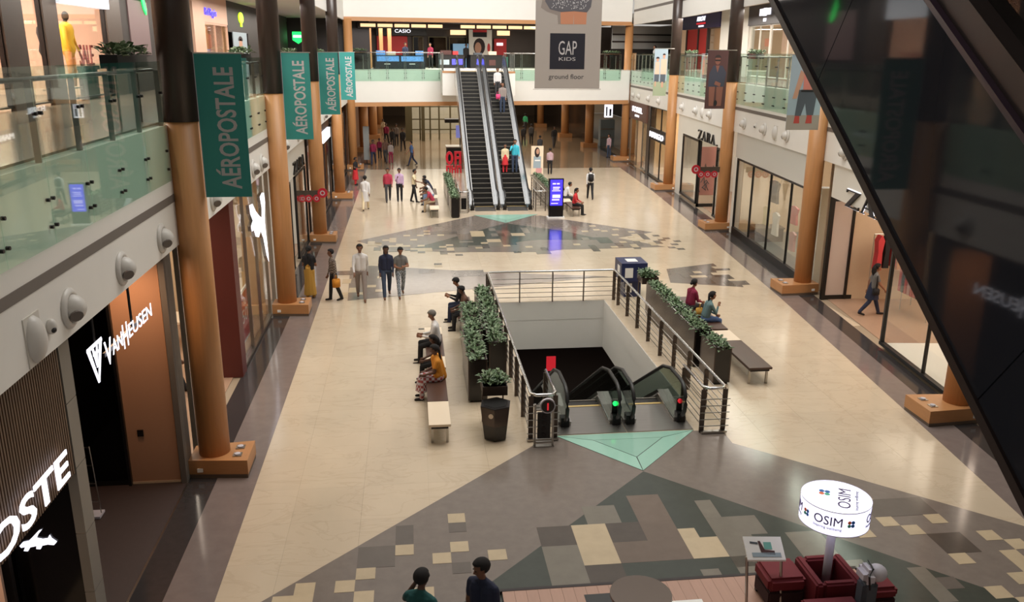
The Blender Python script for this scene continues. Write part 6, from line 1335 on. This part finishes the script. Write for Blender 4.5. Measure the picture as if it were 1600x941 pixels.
def handbag(mt, p, size=(0.12, 0.05, 0.12), strap=None):
    def f(o, child, s):
        x, y, z = p; a, b, c = size; q = MB().box(x-a, x+a, y-b, y+b, z-c, z+c); bmesh.ops.bevel(q.bm, geom=q.bm.edges[:], offset=0.02, segments=2, affect='EDGES'); child('bag', q, mt)
        m = MB(); m.tube([(x-a*0.7, y, z+c), (x-a*0.3, y, z+c+(strap or 0.12)), (x+a*0.3, y, z+c+(strap or 0.12)), (x+a*0.7, y, z+c)], 0.01, 6); child('bag_strap', m, mt)
    return f
def phone(p):
    def f(o, child, s):
        x, y, z = p; child('phone', MB().box(x-0.035, x+0.035, y-0.07, y+0.07, z-0.004, z+0.004), 'black', False)
    return f
FS = 0.013
person('man in a white shirt and grey trousers walking towards the viewer', -1.67, 26.34, 0.008, 1.79, 4, 'step', 'c_white', 'c_taupe', shoes='shoe_brown', voxel=FS)
person('person in a dark navy hooded jacket and jeans walking', -0.87, 26.56, 0.008, 1.68, 5, 'walk', 'c_navy', 'c_jeans', 'sk_c', 'shoe_brown', hair='long', voxel=FS, arms=((-4, 10, 16, 2), (8, 10, 16, 4)))
person('man in a grey t-shirt and patterned pale jeans looking down', -0.42, 26.6, 0.008, 1.62, 8, 'walk', 'c_grey', 'c_pattern', 'sk_b', 'shoe_brown', sleeve='short', nod=18, voxel=FS, arms=((10, 8, 80, 30), (14, 14, 85, 40)))
person('person in a brown checked shirt carrying an orange bag facing left', -2.51, 26.27, 0.008, 1.62, -70, 'step', 'c_plaid_brown', 'c_black', 'sk_a', voxel=FS, legs=((10, 5), (-10, 10)), arms=((6, 7, 14, 2), (-6, 7, 12, 2)), hair='short', extra=handbag('c_orange', (0.22, 0.02, 0.62), (0.05, 0.12, 0.14)))
person('woman in black top and mustard skirt behind the second left column', -3.3, 26.7, 0.006, 1.62, 165, 'phone', 'c_black', 'c_mustard', 'sk_b', hair='bun', skirt=0.84, sleeve='short', voxel=FS)
person('man in a white kurta suit walking away on the left', -2.28, 42.3, 0.001, 1.71, 178, 'walk', 'c_white', 'c_cream', 'sk_c', kurta=0.45, voxel=0.018)
person('man in a crimson shirt and dark jeans, left of the pair walking', -1.23, 44.8, 0.001, 1.75, 4, 'walk', 'c_crimson', 'c_darkgrey', 'sk_b', voxel=0.018)
person('man in a lilac shirt with a hand at his face', -0.63, 44.8, 0.001, 1.69, 4, 'stand', 'c_lilac', 'c_black', 'sk_a', voxel=0.018, arms=((20, 6, 120, 20), (2, 7, 10, 2)))
person('man in a cream shirt standing and gesturing to the bench', 0.12, 44.5, 0.001, 1.68, 75, 'stand', 'c_cream', 'c_black', 'sk_a', sleeve='short', voxel=0.018, legs=((12, 2), (-12, 4)), arms=((35, 8, 45, 5), (2, 7, 10, 2)))
person('woman in a dark top and bright red skirt on the left border', -3.27, 50.8, 0.004, 1.56, 60, 'phone', 'c_black', 'c_red', 'sk_c', skirt=0.62, hair='bun', sleeve='short', voxel=0.02)
person('man in a blue shirt walking left in the far corridor mouth', 0.08, 59.5, 0.001, 1.66, -75, 'step', 'c_blue', 'c_navy', 'sk_b', sleeve='short', voxel=0.02)
person('man in white shirt with a black backpack walking away right', 9.55, 44.7, 0.001, 1.69, 175, 'step', 'c_white', 'c_black', 'sk_c', voxel=0.018, extra=backpack())
person('man in a red and white plaid shirt seen from behind by the standing poster', 8.95, 54.6, 0.001, 1.62, 178, 'stand', 'c_plaid_red', 'c_black', 'sk_a', voxel=0.02)
far = [(-2.57, 60.0, 1.72, 'c_maroon', 'c_navy', 'maroon shirt at the front left'), (-1.76, 61.0, 1.75, 'c_brown', 'c_darkgrey', 'brown top at the front middle'), (-1.39, 60.6, 1.5, 'c_taupe', 'c_maroon', 'pale top and maroon trousers, short'), (-2.0, 73.6, 1.78, 'c_maroon', 'c_black', 'maroon shirt against the bright floor'), (-1.45, 70.5, 1.62, 'c_black', 'c_black', 'black outfit in the middle of the group'), (-1.15, 72.5, 1.75, 'c_check', 'c_black', 'checked shirt at the back'), (-0.59, 68.6, 1.78, 'c_black', 'c_black', 'dark outfit walking apart on the right'), (-2.5, 81.6, 1.5, 'c_khaki', 'c_khaki', 'khaki outfit farthest back'), (-2.25, 63.4, 1.45, 'c_maroon', 'c_black', 'small figure in maroon beside the front left')]
for i, (x, y, h, t, b, d) in enumerate(far): person('distant walker in the left far corridor, '+d, x, y, 0.001, h, random.uniform(-10, 10), ('walk', 'step', 'stand')[i % 3], t, b, 'sk_c', voxel=0.022, group='walkers in the left far corridor')
far = [(11.5, 85.9, 1.74, 'c_green', 'c_darkgrey', 180, 'green shirt'), (9.5, 72.0, 1.68, 'c_black', 'c_black', 178, 'black outfit, left of the dark pair'), (10.3, 73.0, 1.68, 'c_darkgrey', 'c_black', 182, 'dark grey shirt, right of the dark pair'), (11.85, 70.4, 1.74, 'c_black', 'c_darkgrey', 0, 'dark outfit standing alone'), (9.7, 64.0, 1.6, 'c_darkgrey', 'c_darkgrey', 178, 'grey top just behind the standing poster')]
for i, (x, y, h, t, b, r, d) in enumerate(far): person('distant walker in the right far corridor, '+d, x, y, 0.001, h, r, ('walk', 'step', 'stand')[i % 3], t, b, 'sk_c', voxel=0.022, group='walkers in the right far corridor')
person('person in a pale plaid top half hidden by the far right corner column', 14.85, 63.2, 0.004, 1.7, -60, 'stand', 'c_plaid_red', 'c_jeans', 'sk_b', voxel=0.02)
person('woman in grey top and dark skirt walking in the near right shop', 13.75, 23.2, 0.006, 1.6, 80, 'step', 'c_grey', 'c_navy', 'sk_b', hair='long', sleeve='short', skirt=0.35, voxel=FS, extra=handbag('c_black', (-0.24, 0.0, 0.8), (0.05, 0.1, 0.1), 0.4))
# escalator riders (steps: z = 0.2*(k+1) at y = 42.9 + 0.35*k)
def on_step(k): return 42.9+0.35*k+0.17, 0.2*(k+1)-0.01
yy, zz = on_step(6); person('woman in a white top and red skirt standing on the right escalator', 4.98, yy, zz, 1.5, 0, 'stand', 'c_cream', 'c_red', 'sk_b', hair='long', skirt=0.45, voxel=0.018)
person('man in a turquoise shirt with a hand to his head on the right escalator', 5.5, yy, zz, 1.72, 0, 'stand', 'c_turq', 'c_jeans', 'sk_b', voxel=0.018, arms=((50, 20, 130, 30), (2, 10, 25, 2)))
yy, zz = on_step(20); person('person in a grey top and jeans with a pink bag higher on the right escalator', 5.35, yy, zz, 1.68, 0, 'stand', 'c_taupe', 'c_jeans', 'sk_b', hair='long', voxel=0.018, extra=handbag('c_pink', (-0.26, -0.05, 0.95), (0.12, 0.08, 0.14)))
yy, zz = on_step(24); person('man in a pale shirt highest on the right escalator', 5.2, yy, zz, 1.68, 0, 'stand', 'c_white', 'c_darkgrey', 'sk_a', voxel=0.018)
# seated
person('grey haired man in a white shirt seated on the left bench reading', 0.55, 20.45, 0, 1.72, -92, 'sit', 'c_white', 'c_black', 'sk_b', hairc='hair_grey', voxel=FS, nod=20, arms=((18, 8, 72, 26), (18, 8, 72, 26)), extra=phone((0, -0.40, 0.88)))
person('woman in an orange saree and patterned skirt seated on the nearest left bench', 0.52, 18.05, 0, 1.58, -88, 'sit', 'c_orange', 'c_floral', 'sk_c', hair='tail', sleeve='short', skirt=0.6, voxel=FS, nod=12, drape='c_orange')
person('companion in dark clothes seated just behind the saree wearer', 0.5, 18.95, 0, 1.45, -95, 'sit', 'c_brown', 'c_black', 'sk_c', hair='long', voxel=FS, nod=15)
person('young man in dark clothes seated by the far left planter with a phone', 1.45, 23.75, 0, 1.7, -95, 'sit', 'c_black', 'c_navy', 'sk_b', voxel=FS, nod=28, lean=18, arms=((18, 8, 92, 26), (18, 8, 92, 26)))
person('companion in a brown top seated nearer on the same planter bench', 1.5, 23.0, 0, 1.6, -85, 'sit', 'c_brown', 'c_black', 'sk_c', voxel=FS, nod=20, lean=14)
person('woman in a maroon top seated on the right bench looking away', 8.0, 23.0, 0, 1.62, 110, 'sit', 'c_maroon', 'c_darkgrey', 'sk_b', hair='bun', voxel=FS)
person('woman in grey green top and jeans seated on the right bench', 8.02, 21.75, 0, 1.62, 92, 'sit', 'c_teal', 'c_blue', 'sk_b', hair='tail', voxel=FS, lean=14, arms=((30, 8, 118, 34), (14, 10, 50, 18)), extra=handbag('c_mustard', (0.3, 0.05, 0.6), (0.06, 0.1, 0.14)))
for x, y, t, b, lab in ((1.05, 41.6, 'c_crimson', 'c_khaki', 'crimson shirt, nearest'), (1.05, 43.6, 'c_white', 'c_paleblue', 'white shirt, second'), (1.02, 44.6, 'c_check', 'c_darkgrey', 'striped dark shirt, third'), (1.05, 45.6, 'c_navy', 'c_black', 'navy shirt, farthest')):
    person('person bent forward on the bench left of the escalators, '+lab, x, y, 0, 1.66, -90, 'sit', t, b, 'sk_a', sleeve='short', lean=30, nod=15, voxel=0.018, group='people on the bench left of the escalators')
person('woman in a red top and black trousers seated right of the blue kiosk', 7.85, 40.35, 0, 1.62, 70, 'sit', 'c_red', 'c_black', 'sk_b', hair='tail', voxel=0.018)
person('person in white leaning forward on the bench behind the woman in red', 7.75, 42.6, 0, 1.65, 90, 'sit', 'c_white', 'c_darkgrey', 'sk_b', voxel=0.018, lean=25)
person('person in dark top seated behind the slim right planter', 7.7, 43.6, 0, 1.66, 60, 'sit', 'c_black', 'c_darkgrey', 'sk_a', voxel=0.018, extra=None)
# foreground pair
person('man holding a phone to his ear at the bottom edge, dark teal shirt', -0.03, 8.72, 0.01, 1.66, 150, 'stand', M('c_darkteal', (30, 84, 84), 0.85) and 'c_darkteal', 'c_black', 'sk_c', voxel=0.01, arms=((0, 8, 10, 2), (40, 30, 128, 28)), sleeve='short')
person('man in a navy polo shirt looking left at the bottom edge', 0.75, 8.86, 0.01, 1.72, -40, 'stand', 'c_navy', 'c_darkgrey', 'sk_a', voxel=0.01, look=-30, nod=10, sleeve='short')
# upper floors
person('person in dark clothes standing behind the far left railing kiosk', -0.2, 62.7, FLR, 1.68, 20, 'stand', 'c_navy', 'c_black', 'sk_b', voxel=0.022)
person('second person behind the far left railing kiosk in maroon', 1.6, 63.4, FLR, 1.68, -30, 'stand', 'c_maroon', 'c_black', 'sk_b', voxel=0.022)
person('attendant in black behind the kiosk above the left escalator', 4.3, 66.0, FLR, 1.66, 10, 'stand', 'c_black', 'c_black', 'sk_c', voxel=0.022)
person('person in grey leaning near the top of the escalators', 9.2, 61.0, FLR, 1.7, -30, 'stand', 'c_darkgrey', 'c_black', 'sk_b', voxel=0.022)
person('woman in white behind the upper right railing plants', 16.3, 57.2, FLR, 1.6, -80, 'stand', 'c_white', 'c_black', 'sk_b', hair='bun', voxel=0.022)
person('person in a dark maroon outfit inside the left sports shop', -5.6, 18.9, 0.004, 1.7, 90, 'step', 'c_maroon', 'c_black', 'sk_c', voxel=0.018)
# near right shop clothes rail
o = thing('clothes_rail', 'chrome clothes rail with red and black garments in the near right shop', 'clothes rail', (15.0, 23.2, 0))
m = MB()
for y in (22.3, 23.7): m.tube([(15.0, y, 0.004), (15.0, y, 1.6)], 0.015, 6)
m.tube([(15.0, 22.3, 1.6), (15.0, 23.7, 1.6)], 0.015, 6); m.build('rail', 'steel', o)
for k in range(8): MB().box(14.78, 15.22, 22.38+k*0.16, 22.48+k*0.16, 0.65, 1.52).build('garment', ('cloth_red', 'cloth_black', 'cloth_red', 'cloth_red', 'cloth_pink')[k % 5], o)
o = thing('clothes_rail', 'high rail with red and orange garments in the near right shop', 'clothes rail', (14.8, 24.1, 1.2)); MB().tube([(14.1, 24.1, 2.32), (15.6, 24.1, 2.32)], 0.015, 6).build('rail', 'steel', o)
for x in (14.1, 15.6): MB().tube([(x, 24.1, 0.004), (x, 24.1, 2.32)], 0.015, 6).build('upright', 'steel', o)
for k in range(6):
    a = 14.2+k*0.23; m = MB(); m.sheet([(a, 23.98, 1.2+0.06*(k % 3)), (a+0.19, 23.98, 1.2+0.06*(k % 3)), (a+0.16, 23.98, 1.75), (a+0.2, 23.98, 2.12), (a+0.12, 23.98, 2.28), (a+0.07, 23.98, 2.28), (a-0.01, 23.98, 2.12), (a+0.03, 23.98, 1.75)], (0, 0.24, 0)); m.build('garment', ('cloth_red', 'cloth_black', 'cloth_red', 'cloth_orange')[k % 4], o)
mannequin('bare cream mannequin in the far right shop window', *R(4, 0.9, 2.2), 'shop_cream', 'shop_cream')
finish_people()
for ob in bpy.data.objects:
    if '_w' in ob: del ob['_w']
